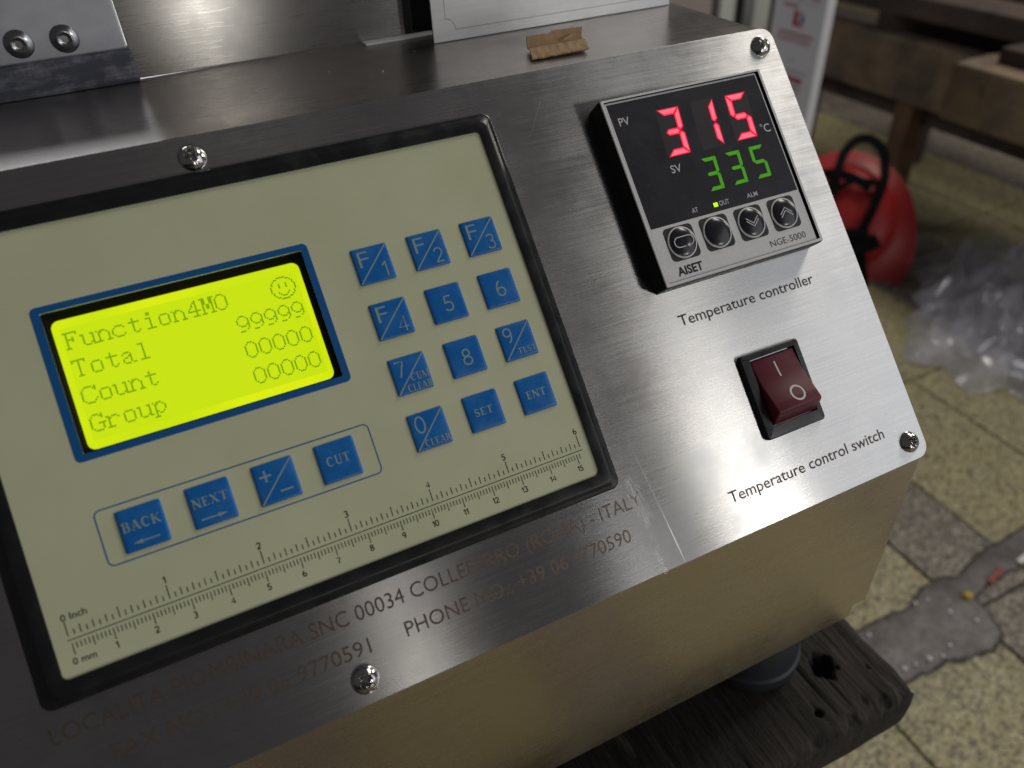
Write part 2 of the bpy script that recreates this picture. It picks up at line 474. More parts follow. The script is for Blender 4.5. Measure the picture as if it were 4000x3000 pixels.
# ---- engraved words on the plate
TN = .03
text('lettering', 'Temperature controller', 202.7, 28.0, 59.6, 3.75, TN, M_engrave, plate, .008)
text('lettering', 'Temperature control switch', 197.7, -34.6, 70.0, 3.85, TN, M_engrave, plate, .008)
text('lettering', 'LOCALITA PIOMBINARA SNC 00034 COLLEFERRO (ROMA) - ITALY', -10.6, -23.6, 177.0, 4.4, TN, M_engrave2, plate, .0)
text('lettering', 'FAX NO.: +39 06 9770591', 1.6, -33.2, 69.4, 4.3, TN, M_engrave2, plate, .0)
text('lettering', 'PHONE NO.: +39 06 9770590', 81.8, -33.2, 77.0, 4.3, TN, M_engrave2, plate, .0)

# ---- scratches and the scuffed patch
sl = []
polys('scratch', ribbon([(169.4, -1.7), (170.0, -8.7), (170.9, -16.5)], [.03, .10, .16]) + ribbon([(170.9, -16.5), (172.3, -29), (173.3, -38.5), (174.1, -46.3)], [.12, .14, .34, .06]), .02, M_scr, plate)
polys('scratch', ribbon([(271.6, -25.5), (273.8, -35.2)], [.05, .18]), .02, M_scr, plate)
sl += ribbon([(270.3, -17.5), (270.9, -20.2)], [.16, .05])
sl += ribbon([(271.4, -7.5), (272.2, -11)], [.12, .04])
for _ in range(46):
    u = rnd.uniform(150, 283); v_ = rnd.uniform(-44, 124)
    if 190 < u < 268 and (36 < v_ < 112 or -22 < v_ < 14): continue
    a = rnd.uniform(-1.9, -1.2) if rnd.random() < .6 else rnd.uniform(-.2, .2); L = rnd.uniform(.6, 4)
    sl += ribbon([(u, v_), (u + math.cos(a) * L, v_ + math.sin(a) * L)], [.03, rnd.uniform(.03, .09)])
sl += ribbon([(172, 104), (181, 116.5)], [.03, .07]) + ribbon([(158, 110.5), (166, 116)], [.05, .03])
fs = polys('fine_scratches', sl, .02, M_scr, plate); fs['kind'] = 'stuff'
sc = []
for _ in range(230):
    t = rnd.random(); v_ = -13 - 16 * t ** .8 if rnd.random() < .75 else -28 - 18 * rnd.random()
    cu = 164.6 + (-13 - v_) * .05; sp = 2.6 if -27 < v_ < -16 else 1.1
    if v_ < -29: cu = 165.2 + (-29 - v_) * .04
    u = rnd.gauss(cu, sp * .55); L = rnd.uniform(.5, 3.2)
    sc += ribbon([(u, v_), (u + L * .1, v_ - L)], [.02, rnd.uniform(.03, .13)])
scuff = polys('scuff_mark', sc, .05, M_scr, plate); scuff['kind'] = 'stuff'

# ------------------------------------------------------------------ display unit with the keypad
NO = 1.3                                        # height of the overlay above the plate
KF = (230.7 - NO) / 230.7
def ov(u, v): return (60.217 + (u - 60.217) * KF, 14.826 + (v - 14.826) * KF)
def ovr(u0, v0, u1, v1, r, seg=5):
    a = ov(u0, v0); b = ov(u1, v1); return rrect(a[0], a[1], b[0], b[1], r, seg)
ins = lambda p, d: inset(p, -d)                 # shrink (outlines run anticlockwise)
o_out = rrect(-10.2, -15.2, 161.0, 115.9, 3.0, 6)
o_in = ovr(-3.88, -9.27, 155.82, 110.47, 1.6, 6)
o_top = ovr(-7.6, -12.9, 159.0, 113.6, 2.4, 6)
unit = on_panel(loft('display_unit', [at(o_out, -1.0), at(o_out, .9), at(ins(o_out, .5), 1.3), at(ins(o_out, 1.4), 1.35), at(o_top, 2.3), at(ins(o_top, .5), 2.45), at(o_in, 1.9), at(o_in, .4)],
                     M_black, None, False, False, True, None, None, 28))
# cream overlay sheet with the screen opening left free
op = ovr(16.0, 45.57, 88.1, 85.8, .4, 6); oo = ovr(-4.6, -9.9, 156.5, 111.2, 1.6, 6)
def ringplate(name, outer, inner, n0, n1, mat, parent):
    return loft(name, [at(inner, n0), at(inner, n1), at(outer, n1), at(outer, n0)], mat, parent, False, False, False, None, None, None)
ringplate('overlay', oo, op, NO - .6, NO, M_cream, unit)
bl = ovr(13.68, 43.56, 90.27, 87.79, 1.6, 6); bli = ovr(16.0, 45.57, 88.1, 85.8, .3, 6)
loft('window_border', [at(bl, NO + .02), at(ins(bl, .15), NO + .12), at(bli, NO + .12), at(bli, NO - .5)], M_blue, unit, False, False, False)
# recess with the screen module
SN = -4.0
wl = rrect(14.5, 44.0, 90.0, 88.0, .5, 6); yl = rrect(16.94, 46.36, 86.35, 83.95, 2.2, 6)
wl_in = rrect(15.8, 45.3, 88.6, 86.9, .4, 6)
loft('screen_frame', [at(bli, NO - .55), at(wl_in, -1.5), at(wl_in, SN + 1.2), at(rrect(16.4, 45.9, 88.0, 86.3, .4, 6), SN + 1.25), at(rrect(16.5, 46.0, 87.9, 86.2, .4, 6), SN + .55), at(yl, SN + .5), at(yl, SN - .3)], M_lcdframe, unit, False, False, False)
mesh('lcd_screen', at(rrect(16.0, 45.5, 88.0, 85.0, 1, 3), SN), [tuple(range(16))], M_lcd, unit)
polys('active_area', [[(18.7, 48.8), (84.8, 48.8), (84.8, 81.5), (18.7, 81.5)]], SN + .02, M_lcdtint, unit)
G = {
 'F': (2, "#######.|.#....#.|.#......|.#..#...|.####...|.#..#...|.#......|.#......|.#......|###....."),
 'T': (2, "#######.|#..#..#.|...#....|...#....|...#....|...#....|...#....|...#....|...#....|..###..."),
 'C': (2, "..####.#|.#....##|#......#|#.......|#.......|#.......|#.......|#......#|.#....#.|..####.."),
 'G': (2, "..###.#.|.#...##.|#.....#.|#.......|#.......|#...####|#.....#.|#.....#.|.#....#.|..####.."),
 'M': (2, "###..###|.##..##.|.##..##.|.##..##.|.#.##.#.|.#.##.#.|.#.##.#.|.#....#.|.#....#.|###..###"),
 '4': (2, ".....#..|....##..|...#.#..|...#.#..|..#..#..|.#...#..|.#######|.....#..|.....#..|...####."),
 '0': (2, "..###...|.#...#..|#.....#.|#.....#.|#.....#.|#.....#.|#.....#.|#.....#.|.#...#..|..###..."),
 '9': (2, "..###...|.#...#..|#.....#.|#.....#.|#.....#.|.#...##.|..###.#.|......#.|.....#..|.###...."),
 'u': (5, "##...##.|.#....#.|.#....#.|.#....#.|.#....#.|.#...##.|..###.##"),
 'n': (5, "#.###...|.##..#..|.#....#.|.#....#.|.#....#.|.#....#.|###..###"),
 'c': (5, "..####..|.#....#.|#.......|#.......|#.......|.#....#.|..####.."),
 't': (3, "...#....|...#....|.######.|...#....|...#....|...#....|...#....|...#..#.|....##.."),
 'i': (2, "...##...|...##...|........|..###...|....#...|....#...|....#...|....#...|....#...|..#####."),
 'o': (5, "..####..|.#....#.|.#....#.|.#....#.|.#....#.|.#....#.|..####.."),
 'a': (5, "..###...|.#...#..|....##..|..##.#..|.#...#..|.#...#..|..###.##"),
 'l': (2, "..###...|....#...|....#...|....#...|....#...|....#...|....#...|....#...|....#...|..#####."),
 'r': (5, "##.###..|.##...#.|.#......|.#......|.#......|.#......|####...."),
 'p': (5, "#.###...|.##..#..|.#....#.|.#....#.|.#....#.|.##..#..|.#.##...|.#......|###....."),
 'S1': (1, ".....#####......|...##.....##....|..#.........#...|.#...........#..|.#...#...#...#..|#....#...#....#.|#....#...#....#.|#.............#.|#.............#.|.#..#.....#..#..|.#...#...#...#..|..#...###...#...|...##.....##....|.....#####......"),
}
dots = []
DU, DV, U0, V0 = 65.3 / 128, 32.2 / 64, 19.05, 81.15
def put(ch, col, row):
    top, rows_ = G[ch]
    for r, line in enumerate(rows_.split('|')):
        for c, px in enumerate(line):
            if px == '#':
                x = U0 + (col * 8 + c) * DU; y = V0 - (row * 16 + top + r) * DV
                dots.append([(x + .03, y - DV + .03), (x + DU - .03, y - DV + .03), (x + DU - .03, y - .03), (x + .03, y - .03)])
for row, (s, num) in enumerate((('Function4M0', ''), ('Total', '99999'), ('Count', '00000'), ('Group', '00000'))):
    for k, ch in enumerate(s): put(ch, k, row)
put('S1', 14, 0)
for row, num in ((1, '99999'), (2, '00000'), (3, '00000')):
    for k, ch in enumerate(num): put(ch, 11 + k, row)
verts = []; faces = []
for d in dots:
    b = len(verts); verts += [(x * .001, y * .001, (SN + .05) * .001) for x, y in d]; faces.append((b, b + 1, b + 2, b + 3))
mesh('screen_text', verts, faces, M_dot, unit)

# keys
kp = ins
def key(u, v, sz):
    """u,v: top-left corner in panel mm"""
    a = ov(u, v - sz); b = ov(u + sz, v); p = rrect(a[0], a[1], b[0], b[1], .45, 3)
    lo = [at(p, NO - .2), at(p, NO + .25)]
    for d, h in ((.12, .42), (.35, .56), (.8, .66), (1.6, .72), (3.2, .76)): lo.append(at(rrect(a[0] + d, a[1] + d, b[0] - d, b[1] - d, .45, 3), NO + h))
    return loft('key', lo, M_key, unit, False, True, True, None, None, 60)
LN = NO + .80
def serif(ch, t=.21, h=.075):
    P = []
    def rect(x0, y0, x1, y1): P.append([(x0, y0), (x1, y0), (x1, y1), (x0, y1)])
    def stem(x, w=t):
        rect(x, 0, x + w, 1); rect(x - .09, 0, x + w + .09, h); rect(x - .09, 1 - h, x + w + .09, 1)
    wd = .8
    if ch == 'E':
        stem(.1); rect(.1, 0, .68, h); rect(.1, 1 - h, .66, 1); rect(.1, .48, .52, .48 + h); rect(.62, 0, .68, .26); rect(.6, .74, .66, 1); rect(.47, .38, .52, .66); wd = .74
    elif ch == 'T':
        stem(.31); rect(.02, 1 - h, .82, 1); rect(.02, .74, .08, 1); rect(.76, .74, .82, 1); wd = .84
    elif ch == 'L':
        stem(.1); rect(.1, 0, .7, h); rect(.64, 0, .7, .3); wd = .74
    elif ch == 'N':
        stem(.1, .09); stem(.72, .09); P += ribbon([(.12, 1), (.78, 0)], .22); wd = .92
    elif ch == 'K':
        stem(.1); P += ribbon([(.3, .42), (.78, .98)], .08) + ribbon([(.42, .56), (.82, .02)], .2); rect(.64, 1 - h, .92, 1); rect(.66, 0, .96, h); wd = .95
    elif ch == 'X':
        P += ribbon([(.16, .98), (.76, .02)], .22) + ribbon([(.14, .02), (.74, .98)], .08); rect(0, 1 - h, .36, 1); rect(.6, 1 - h, .9, 1); rect(0, 0, .3, h); rect(.56, 0, .94, h); wd = .94
    elif ch == 'A':
        P += ribbon([(.44, .98), (.78, .02)], .22) + ribbon([(.44, .98), (.12, .02)], .08); rect(.2, .3, .64, .3 + h); rect(0, 0, .28, h); rect(.6, 0, .96, h); wd = .95
    elif ch == 'M':
        stem(.1, .09); stem(.86, .2); P += ribbon([(.13, 1), (.54, .05)], .2) + ribbon([(.54, .05), (.94, 1)], .07); wd = 1.2
    elif ch == 'U':
        rect(.1, .3, .3, 1); rect(.0, 1 - h, .4, 1); rect(.68, .3, .76, 1); rect(.6, 1 - h, .86, 1)
        a = arc(.46, .32, .27, .28, 180, 360, 10); P += ribbon(a, [.2 - .012 * i for i in range(11)]); wd = .88
    elif ch == 'C':
        a = arc(.46, .5, .36, .46, 42, 318, 16); P += ribbon(a, [.07 + .16 * max(0, math.sin(math.pi * i / 16)) ** 1.5 for i in range(17)]); rect(.7, .66, .76, .96); wd = .86
    elif ch == 'S':
        a = arc(.36, .73, .22, .23, 30, 270, 10) + arc(.36, .27, .24, .23, 90, -150, 10)
        P += ribbon(a, [.08 + .13 * (1 - abs(i - 10.5) / 11) for i in range(len(a))]); rect(.54, .7, .59, .98); rect(.1, .02, .15, .3); wd = .7
    elif ch in 'BR':
        stem(.1); P += ribbon([(.2, .96), (.42, .96)] + arc(.44, .74, .2, .22, 80, -80, 8) + [(.2, .5)], [.07, .09] + [.1 + .1 * math.sin(math.pi * i / 8) for i in range(9)] + [.07])
        if ch == 'B': P += ribbon([(.2, .5), (.44, .5)] + arc(.46, .27, .23, .23, 80, -80, 8) + [(.2, .04)], [.07, .09] + [.1 + .1 * math.sin(math.pi * i / 8) for i in range(9)] + [.07]); wd = .82
        else: P += ribbon([(.42, .5), (.74, .02)], .2); rect(.62, 0, .9, h); wd = .9
    return P, wd
def serif_text(s, u, v, width, cap):
    P = []; x = 0
    for ch in s:
        g, wd = serif(ch)
        P += [[(x + a, b) for a, b in p] for p in g]; x += wd + .1
    x -= .1; k = width / x
    return [[(u + a * k, v + b * cap) for a, b in p] for p in P]
def sdig(ch, u, v, h, wd=.1):
    """plain stroke figure, capital height h, left edge u; returns strokes and its width"""
    k = wd; A = lambda *a: arc(*a)
    S = {'0': [A(.3, .5, .26, .46, 90, 450, 20)],
         '1': [[(.02, .74), (.26, .95)], [(.26, 1.0), (.26, 0)]],
         '2': [A(.3, .70, .25, .26, 165, -35, 10) + [(.06, .05)], [(.04, .05), (.58, .05)]],
         '3': [A(.28, .74, .22, .22, 150, -90, 10), A(.28, .27, .26, .25, 90, -155, 12)],
         '4': [[(.46, 0), (.46, .97), (.03, .28), (.64, .28)]],
         '5': [[(.52, .95), (.14, .95), (.09, .52)] + A(.28, .31, .26, .27, 125, -150, 12)],
         '6': [A(.30, .30, .25, .26, 150, -210, 16), [(.055, .34)] + A(.36, .46, .30, .50, 180, 95, 8)],
         '7': [[(.04, .95), (.56, .95), (.22, 0)]],
         '8': [A(.3, .74, .21, .22, 90, 450, 16), A(.3, .27, .26, .24, 90, 450, 16)],
         '9': [A(.30, .70, .25, .26, -30, 330, 16), [(.545, .66)] + A(.24, .54, .30, .50, 0, -85, 8)]}[ch]
    w_ = {'1': .34}.get(ch, .6)
    P = []
    for st in S: P += ribbon([(u + x * h, v + y * h) for x, y in st], k * h)
    return P, w_ * h
def snum(s, u, v, h, wd=.13):
    P = []; x = 0; parts = []
    for ch in s:
        p, w_ = sdig(ch, 0, 0, h, wd); parts.append((p, x)); x += w_ + .13 * h
    x -= .13 * h
    return [[(u - x / 2 + dx + a, v + b) for a, b in q] for p, dx in parts for q in p]
def legend(pl, txt=()):
    pl = list(pl or []); keep = []
    for t in txt:
        if t[0].isdigit():
            a = ov(t[1], t[2]); pl += sdig(t[0], a[0], a[1], t[4], .10)[0]
        else: keep.append(t)
    txt = keep
    o = polys('key_legend', pl, LN, M_legend, unit) if pl else None
    for (s, u, v, wd, cap, off) in txt:
        text('key_legend', s, *ov(u, v), wd, cap, LN + .01, M_legend, unit, off)
KU, KV, PU, PV, KS = 101.93, 81.86, 18.18, -17.97, 11.58
def diag(u, v):
    a = ov(u + .35, v - KS + .35); b = ov(u + KS - .35, v - .35); return ribbon([a, b], .42)
def sT(s, u, v, wd, cap): a = ov(u, v); return serif_text(s, a[0], a[1], wd, cap)
for r in range(4):
    for c in range(3): key(KU + c * PU, KV + r * PV, KS)
for k, (c, r) in enumerate(((0, 0), (1, 0), (2, 0), (0, 1))):
    u, v = KU + c * PU, KV + r * PV
    legend(diag(u, v), [('F', u + 1.5, v - 6.3, 3.3, 5.0, -.006), ('1234'[k], u + (8.0 if k == 0 else 6.9), v - 10.6, 1.9 if k == 0 else 3.0, 4.9, -.006)])
for s, c, r in (('5', 1, 1), ('6', 2, 1), ('8', 1, 2)):
    legend(None, [(s, KU + c * PU + 4.6, KV + r * PV - 8.6, 3.2, 5.2, -.006)])
u, v = KU, KV + 2 * PV
legend(diag(u, v) + sT('CUM', u + 5.3, v - 8.1, 6.0, 2.3) + sT('CLEAR', u + 3.4, v - 11.2, 7.9, 2.2), [('7', u + 1.4, v - 6.2, 3.2, 5.0, -.006)])
u, v = KU + 2 * PU, KV + 2 * PV
legend(diag(u, v) + sT('TEST', u + 4.7, v - 10.2, 6.3, 1.9), [('9', u + 1.5, v - 6.0, 3.2, 5.0, -.006)])
u, v = KU, KV + 3 * PV
legend(diag(u, v) + sT('CLEAR', u + 3.0, v - 10.7, 8.2, 2.1), [('0', u + 1.6, v - 6.4, 3.4, 5.4, -.006)])
legend(sT('SET', KU + PU + 2.4, KV + 3 * PV - 7.0, 6.2, 2.4)); legend(sT('ENT', KU + 2 * PU + 2.3, KV + 3 * PV - 7.0, 6.8, 2.5))
SU, SV, SP, SS = 18.65, 27.99, 18.15, 11.76
for c in range(4): key(SU + c * SP, SV, SS)
def arrow(u0, u1, v):
    a = ov(u0, v); b = ov(u1, v); s = 1 if b[0] > a[0] else -1
    return ribbon([a, (b[0] - s * 2.4, b[1])], .42) + [[(b[0] - s * 2.7, b[1] - .62), (b[0], b[1]), (b[0] - s * 2.7, b[1] + .62)][::s]]
legend(sT('BACK', SU + .75, SV - 6.2, 9.9, 2.7) + arrow(28.0, 20.9, 18.4))
legend(sT('NEXT', SU + SP + .9, SV - 6.1, 9.6, 2.6) + arrow(38.9, 46.2, 18.4))
u = SU + 2 * SP
def dg(u, v): return ribbon([ov(u + .35, v - SS + .35), ov(u + SS - .35, v - .35)], .42)
legend(dg(u, SV) + ribbon([ov(56.5, 24.3), ov(59.9, 24.3)], .6) + ribbon([ov(58.2, 22.6), ov(58.2, 26.0)], .6) + ribbon([ov(61.0, 19.0), ov(64.7, 19.0)], .55))
legend(sT('CUT', SU + 3 * SP + 2.4, SV - 7.0, 6.9, 2.75))
gb = ovr(13.7, 14.35, 90.36, 30.05, 1.8, 6)
loft('group_outline', [at(gb, NO + .02), at(ins(gb, .38), NO + .02)], M_blue, unit, False, False, False)
# ruler
rl = []
def ln(u, v0, v1, wd=.2): rl.append([ov(u - wd / 2, v0), ov(u + wd / 2, v0), ov(u + wd / 2, v1), ov(u - wd / 2, v1)])
rl.append([ov(-.5, -.03), ov(152.9, -.03), ov(152.9, .22), ov(-.5, .22)])
for k in range(97):
    ln(k * 25.4 / 16, 1.2, 5.0 if k % 16 == 0 else 4.1 if k % 8 == 0 else 3.3 if k % 2 == 0 else 2.6, .27)
for k in range(152):
    ln(k * 1.0 + .35, -.8, -3.9 if k % 10 == 0 else -3.2 if k % 5 == 0 else -2.4, .25)
polys('ruler_scale', rl, NO + .03, M_ink, unit)
for k in range(1, 7): polys('ruler_number', snum(str(k), *ov(k * 25.4, 5.5), 1.85, .19), NO + .03, M_ink, unit)
for k in range(1, 16): polys('ruler_number', snum(str(k), *ov(k * 10 + .2, -6.2), 1.75, .19), NO + .03, M_ink, unit)
text('ruler_number', '0 Inch', *ov(-.6, 5.2), 6.3, 1.75, NO + .03, M_ink, unit, .014)
text('ruler_number', '0 mm', *ov(-.7, -6.3), 5.7, 1.7, NO + .03, M_ink, unit, .014)

# ------------------------------------------------------------------ temperature controller
c_out = rrect(197.5, 40.9, 266.2, 109.2, .8, 4)
c_in = rrect(199.0, 42.3, 264.7, 108.0, .4, 4)
ctrl = on_panel(loft('temperature_controller', [at(c_out, -.5), at(c_out, 6.3), at(ins(c_out, .35), 7.8), at(ins(c_out, .6), 8.05), at(c_in, 8.05), at(c_in, 7.0)],
                     [M_housing, M_silver], None, False, False, False, [0, 0, 1, 1, 0]))
CN = 7.5
fp = rrect(199.25, 42.35, 263.75, 107.85, .5, 4)
loft('faceplate', [at(fp, 6.6), at(fp, CN - .12), at(ins(fp, .15), CN)], M_silver, ctrl)
polys('display_window', [[(199.95, 61.75), (263.2, 61.75), (263.2, 107.1), (199.95, 107.1)]], CN + .02, M_window, ctrl)
SEG = {'3': 'abcdg', '1': 'bc', '5': 'acdfg'}
def seg_poly(s, Wd, H, t):
    m = H / 2
    return {'a': [(0, H), (t * .95, H - t), (Wd - t * .95, H - t), (Wd, H)],
            'd': [(0, 0), (Wd, 0), (Wd - t * .95, t), (t * .95, t)],
            'b': [(Wd, H), (Wd - t, H - t), (Wd - t, m + t * .35), (Wd - t * .5, m), (Wd, m + t * .45)],
            'c': [(Wd, 0), (Wd, m - t * .45), (Wd - t * .5, m), (Wd - t, m - t * .35), (Wd - t, t)],
            'f': [(0, H), (0, m + t * .45), (t * .5, m), (t, m + t * .35), (t, H - t)],
            'g': [(t * .55, m), (t, m - t * .5), (Wd - t, m - t * .5), (Wd - t * .55, m), (Wd - t, m + t * .5), (t, m + t * .5)]}[s]
def shrink(p, d):
    n = len(p); out = []
    for i in range(n):
        a, b, c = p[i - 1], p[i], p[(i + 1) % n]
        e1 = (b[0] - a[0], b[1] - a[1]); e2 = (c[0] - b[0], c[1] - b[1])
        l1, l2 = math.hypot(*e1), math.hypot(*e2)
        n1 = (-e1[1] / l1, e1[0] / l1); n2 = (-e2[1] / l2, e2[0] / l2)
        k = 1 + n1[0] * n2[0] + n1[1] * n2[1]
        out.append((b[0] + d * (n1[0] + n2[0]) / max(k, .5), b[1] + d * (n1[1] + n2[1]) / max(k, .5)))
    return out
def area2(p): return sum(p[i - 1][0] * p[i][1] - p[i][0] * p[i - 1][1] for i in range(len(p)))
def digit(ch, u, v, Wd, H, t, slant, mats, core):
    P = []; I = []
    for s in SEG[ch]:
        p = seg_poly(s, Wd, H, t)
        if area2(p) < 0: p = p[::-1]
        p = shrink(p, t * .04)
        f = lambda qs: [(u + x + y * slant, v + y) for x, y in qs]
        P.append(f(p)); I.append(0)
        if core:
            P.append(f(shrink(p, t * .19))); I.append(1)
    verts = []; faces = []
    for p, i in zip(P, I):
        b = len(verts); verts += [(x * .001, y * .001, (CN + .04 + .02 * i) * .001) for x, y in p]; faces.append(tuple(range(b, b + len(p))))
    return mesh('digit', verts, faces, mats, ctrl, False, I)
M_ghost = pbr('unlit_segment', (.040, .034, .044), .35)
SEG['8'] = 'abcdefg'
for u in (216.7, 231.3, 245.9): polys('unlit_digit', [[(u + x + y * .085, 84.5 + y) for x, y in ((-.5, -.4), (9.5, -.4), (9.5, 17.6), (-.5, 17.6))]], CN + .028, M_ghost, ctrl)
for ch, u in (('3', 216.7), ('1', 231.3), ('5', 245.9)): digit(ch, u, 84.5, 9.0, 17.2, 2.55, .085, [M_red1, M_red2], True)
for ch, u in (('3', 227.9), ('3', 238.25), ('5', 248.6)): digit(ch, u, 69.2, 6.1, 12.1, 1.4, .055, [M_green], False)
polys('indicator_lamp', [[(226.95, 63.5), (228.7, 63.5), (228.7, 65.0), (226.95, 65.0)]], CN + .04, M_greenled, ctrl)
for s, u, v, wd, cap in (('PV', 202.5, 99.0, 4.1, 2.8), ('SV', 215.5, 78.75, 4.3, 2.75), ('AT', 217.8, 63.45, 2.5, 1.7), ('OUT', 229.4, 63.45, 4.2, 1.75), ('ALM', 241.4, 63.5, 4.6, 1.65), ('C', 258.75, 85.2, 2.7, 3.0)):
    text('lettering', s, u, v, wd, cap, CN + .04, M_white, ctrl, .004)
polys('lettering', ribbon(arc(257.9, 88.0, .42, .42, 0, 360, 14), .2), CN + .04, M_white, ctrl)
text('lettering', 'AISET', 204.1, 43.9, 10.3, 2.85, CN + .04, M_window, ctrl, .034)
text('lettering', 'NGE-5000', 243.7, 44.2, 15.9, 2.3, CN + .04, M_window, ctrl)
for k, (cu, mk) in enumerate(((209.7, 'loop'), (224.35, ''), (239.15, 'down'), (253.85, 'up'))):
    cv = 54.75
    sq = rrect(cu - 5.9, cv - 5.95, cu + 5.9, cv + 5.95, 1.7, 6)
    R5 = 5.45
    lo = [at(sq, CN - .1), at(sq, CN + .05)]
    circ = lambda r: [(cu + r * math.cos(math.radians(a)), cv + r * math.sin(math.radians(a))) for a in [0, 18, 36, 54, 72, 90] + [90.01, 108, 126, 144, 162, 180] + [180.01, 198, 216, 234, 252, 270] + [270.01, 288, 306, 324, 342, 359.99]]
    sq2 = []
    b = loft('button', [at(sq, CN - .1), at(sq, CN + .06), at(ins(sq, .2), CN + .08)] , M_btnsq, ctrl)
    # raised dome with a pale ring
    NA = 40; rr = [(5.5, .08), (5.45, .22), (5.2, .45), (4.6, .75), (3.6, 1.0), (2.4, 1.18), (1.2, 1.28)]
    cl = [[((cu + r * math.cos(2 * math.pi * i / NA)) * .001, (cv + r * math.sin(2 * math.pi * i / NA)) * .001, (CN + h) * .001) for i in range(NA)] for r, h in rr]
    loft('button', cl, M_btn, ctrl, False, True, True, None, None, 60)
    pr = []
    rg = [[((cu + r * math.cos(2 * math.pi * i / NA)) * .001, (cv + r * math.sin(2 * math.pi * i / NA)) * .001, (CN + h) * .001) for i in range(NA)] for r, h in ((5.66, .14), (5.6, .36), (5.2, .52), (5.08, .46))]
    loft('button_ring', rg, M_white, ctrl, False, False, True)
    hN = CN + 1.33
    if mk == 'loop':
        path = [(cu + .3, cv - 1.75), (cu - 1.9, cv - 1.75)] + arc(cu - 1.9, cv, 1.75, 1.75, 270, 90, 10)[1:] + [(cu + 2.0, cv + 1.75)] + arc(cu + 2.3, cv + .05, 1.7, 1.7, 90, -90, 10)[1:] + [(cu + 1.6, cv - 1.65)]
        pr = ribbon(path, .34) + [[(cu + .75, cv - 1.65), (cu + 2.1, cv - 2.5), (cu + 1.75, cv - 1.65), (cu + 2.1, cv - .8)]]
    elif mk:
        s = 1 if mk == 'up' else -1
        for dy in (.55, -.55): pr += ribbon([(cu - 2.6, cv + s * (dy - 1.1)), (cu, cv + s * (dy + 1.2)), (cu + 2.6, cv + s * (dy - 1.1))], .36)
    if pr: polys('button_mark', pr, hN, M_white, ctrl)

# ------------------------------------------------------------------ rocker switch
b_out = rrect(219.0, -19.6, 245.0, 11.2, 1.4, 5)
b_in = rrect(222.6, -15.6, 242.5, 8.9, .4, 5)
sw = on_panel(loft('rocker_switch', [at(b_out, -.4), at(b_out, 1.4), at(ins(b_out, .5), 1.9), at(ins(b_out, 1.6), 2.0), at(b_in, 2.1), at(b_in, -1.0)], M_black, None, False, False, True, None, None, 30))
# side view: v, n of the rocker's top outline (pressed at the top end, raised at the lower end)
prof = [(8.5, -1.0), (8.4, 1.0), (8.1, 1.5), (4.5, 1.95), (1.0, 2.6), (-1.5, 3.3), (-4.0, 4.35), (-7.5, 5.8), (-10.9, 7.1), (-11.5, 7.0), (-11.9, 6.6), (-15.1, 2.3), (-15.2, -1.0)]
L3 = lambda u, dv: [(u * .001, v * .001, n * .001) for v, n in prof]
lo = []
for u, sc_ in ((223.0, 0), (223.25, .35), (223.7, .5), (241.6, .5), (242.0, .35), (242.2, 0)):
    lo.append([(u * .001, v * .001, (n - (.5 - sc_) * (1 if n > 1.2 else 0)) * .001) for v, n in prof])
nP = len(prof); verts = [p for l in lo for p in l]; faces = []
for k in range(len(lo) - 1):
    for i in range(nP - 1):
        faces.append((k * nP + i, k * nP + i + 1, (k + 1) * nP + i + 1, (k + 1) * nP + i))
faces.append(tuple(range(nP))[::-1]); faces.append(tuple(range((len(lo) - 1) * nP, len(lo) * nP)))
rk = mesh('rocker', verts, faces, M_rocker, sw, True, None, None, 40)
bmx = bmesh.new(); bmx.from_mesh(rk.data); bmesh.ops.recalc_face_normals(bmx, faces=bmx.faces[:]); bmx.to_mesh(rk.data); bmx.free()
def hprof(v):
    for (a, x), (b, y) in zip(prof[2:], prof[3:]):
        if b <= v <= a: return x + (y - x) * (a - v) / (a - b)
    return 2
def drape(name, quads, mat):
    verts = []; faces = []
    for p in quads:
        b = len(verts); verts += [(x * .001, y * .001, (hprof(y) + .05) * .001) for x, y in p]; faces.append(tuple(range(b, b + len(p))))
    return mesh(name, verts, faces, mat, sw)
drape('on_mark', ribbon([(232.3, 5.9 - i * .57) for i in range(11)], .62), M_white)
drape('off_mark', ribbon(arc(234.3, -7.0, 2.5, 2.5, 0, 360, 40), .72), M_white)

# ------------------------------------------------------------------ behind the panel: upright sheet, bracket, name plate
sheet = on_world(box('upright_sheet', (.0591, .1645, (ZT + .3) * .001), (.1630, .1660, .2600), M_sheet, None, .0003, 1, UVV))
gap = on_world(box('gap_shade', (.1632, .1720, (ZT + .2) * .001), (.2600, .1760, .2600), M_navy, None))  # dark panel, the gap's shade put into its colour
on_world(box('sheet_fold', (.1630, .1650, (ZT + .3) * .001), (.1665, .1722, .2600), M_slot, None, .0003, 1))
on_world(box('pale_flange', (.1440, .1585, (ZT + .05) * .001), (.2600, .1640, (ZT + .9) * .001), M_flange, None, .0003, 1))
br = on_world(box('side_bracket', (-.1000, .1630, .1030), (.0588, .1690, .1270), M_alu, None, .0006, 2))
box('bracket_bar', (-.1000, .1608, (ZT + .05) * .001), (.0598, .1690, .1032), M_bar, br, .0012, 2)
for x, z in ((26.3, 109.2), (40.4, 108.9)):
    s = screw('bolt', 4.6, 1.5, False, br, M_bolt, hexa=True); s.location = (x * .001, .1629, z * .001); s.rotation_euler = (math.pi / 2, 0, 0)
    rg = [[(x * .001 + r * .001 * math.cos(2 * math.pi * i / 32), .1631 - d * .001, z * .001 + r * .001 * math.sin(2 * math.pi * i / 32)) for i in range(32)] for r, d in ((5.1, .1), (5.0, .35), (4.55, .36))]
npl = on_world(box('name_plate', (.1680, .1455, (ZT + .15) * .001), (.2790, .1466, .1700), M_name, None, .0002, 1, UVV))
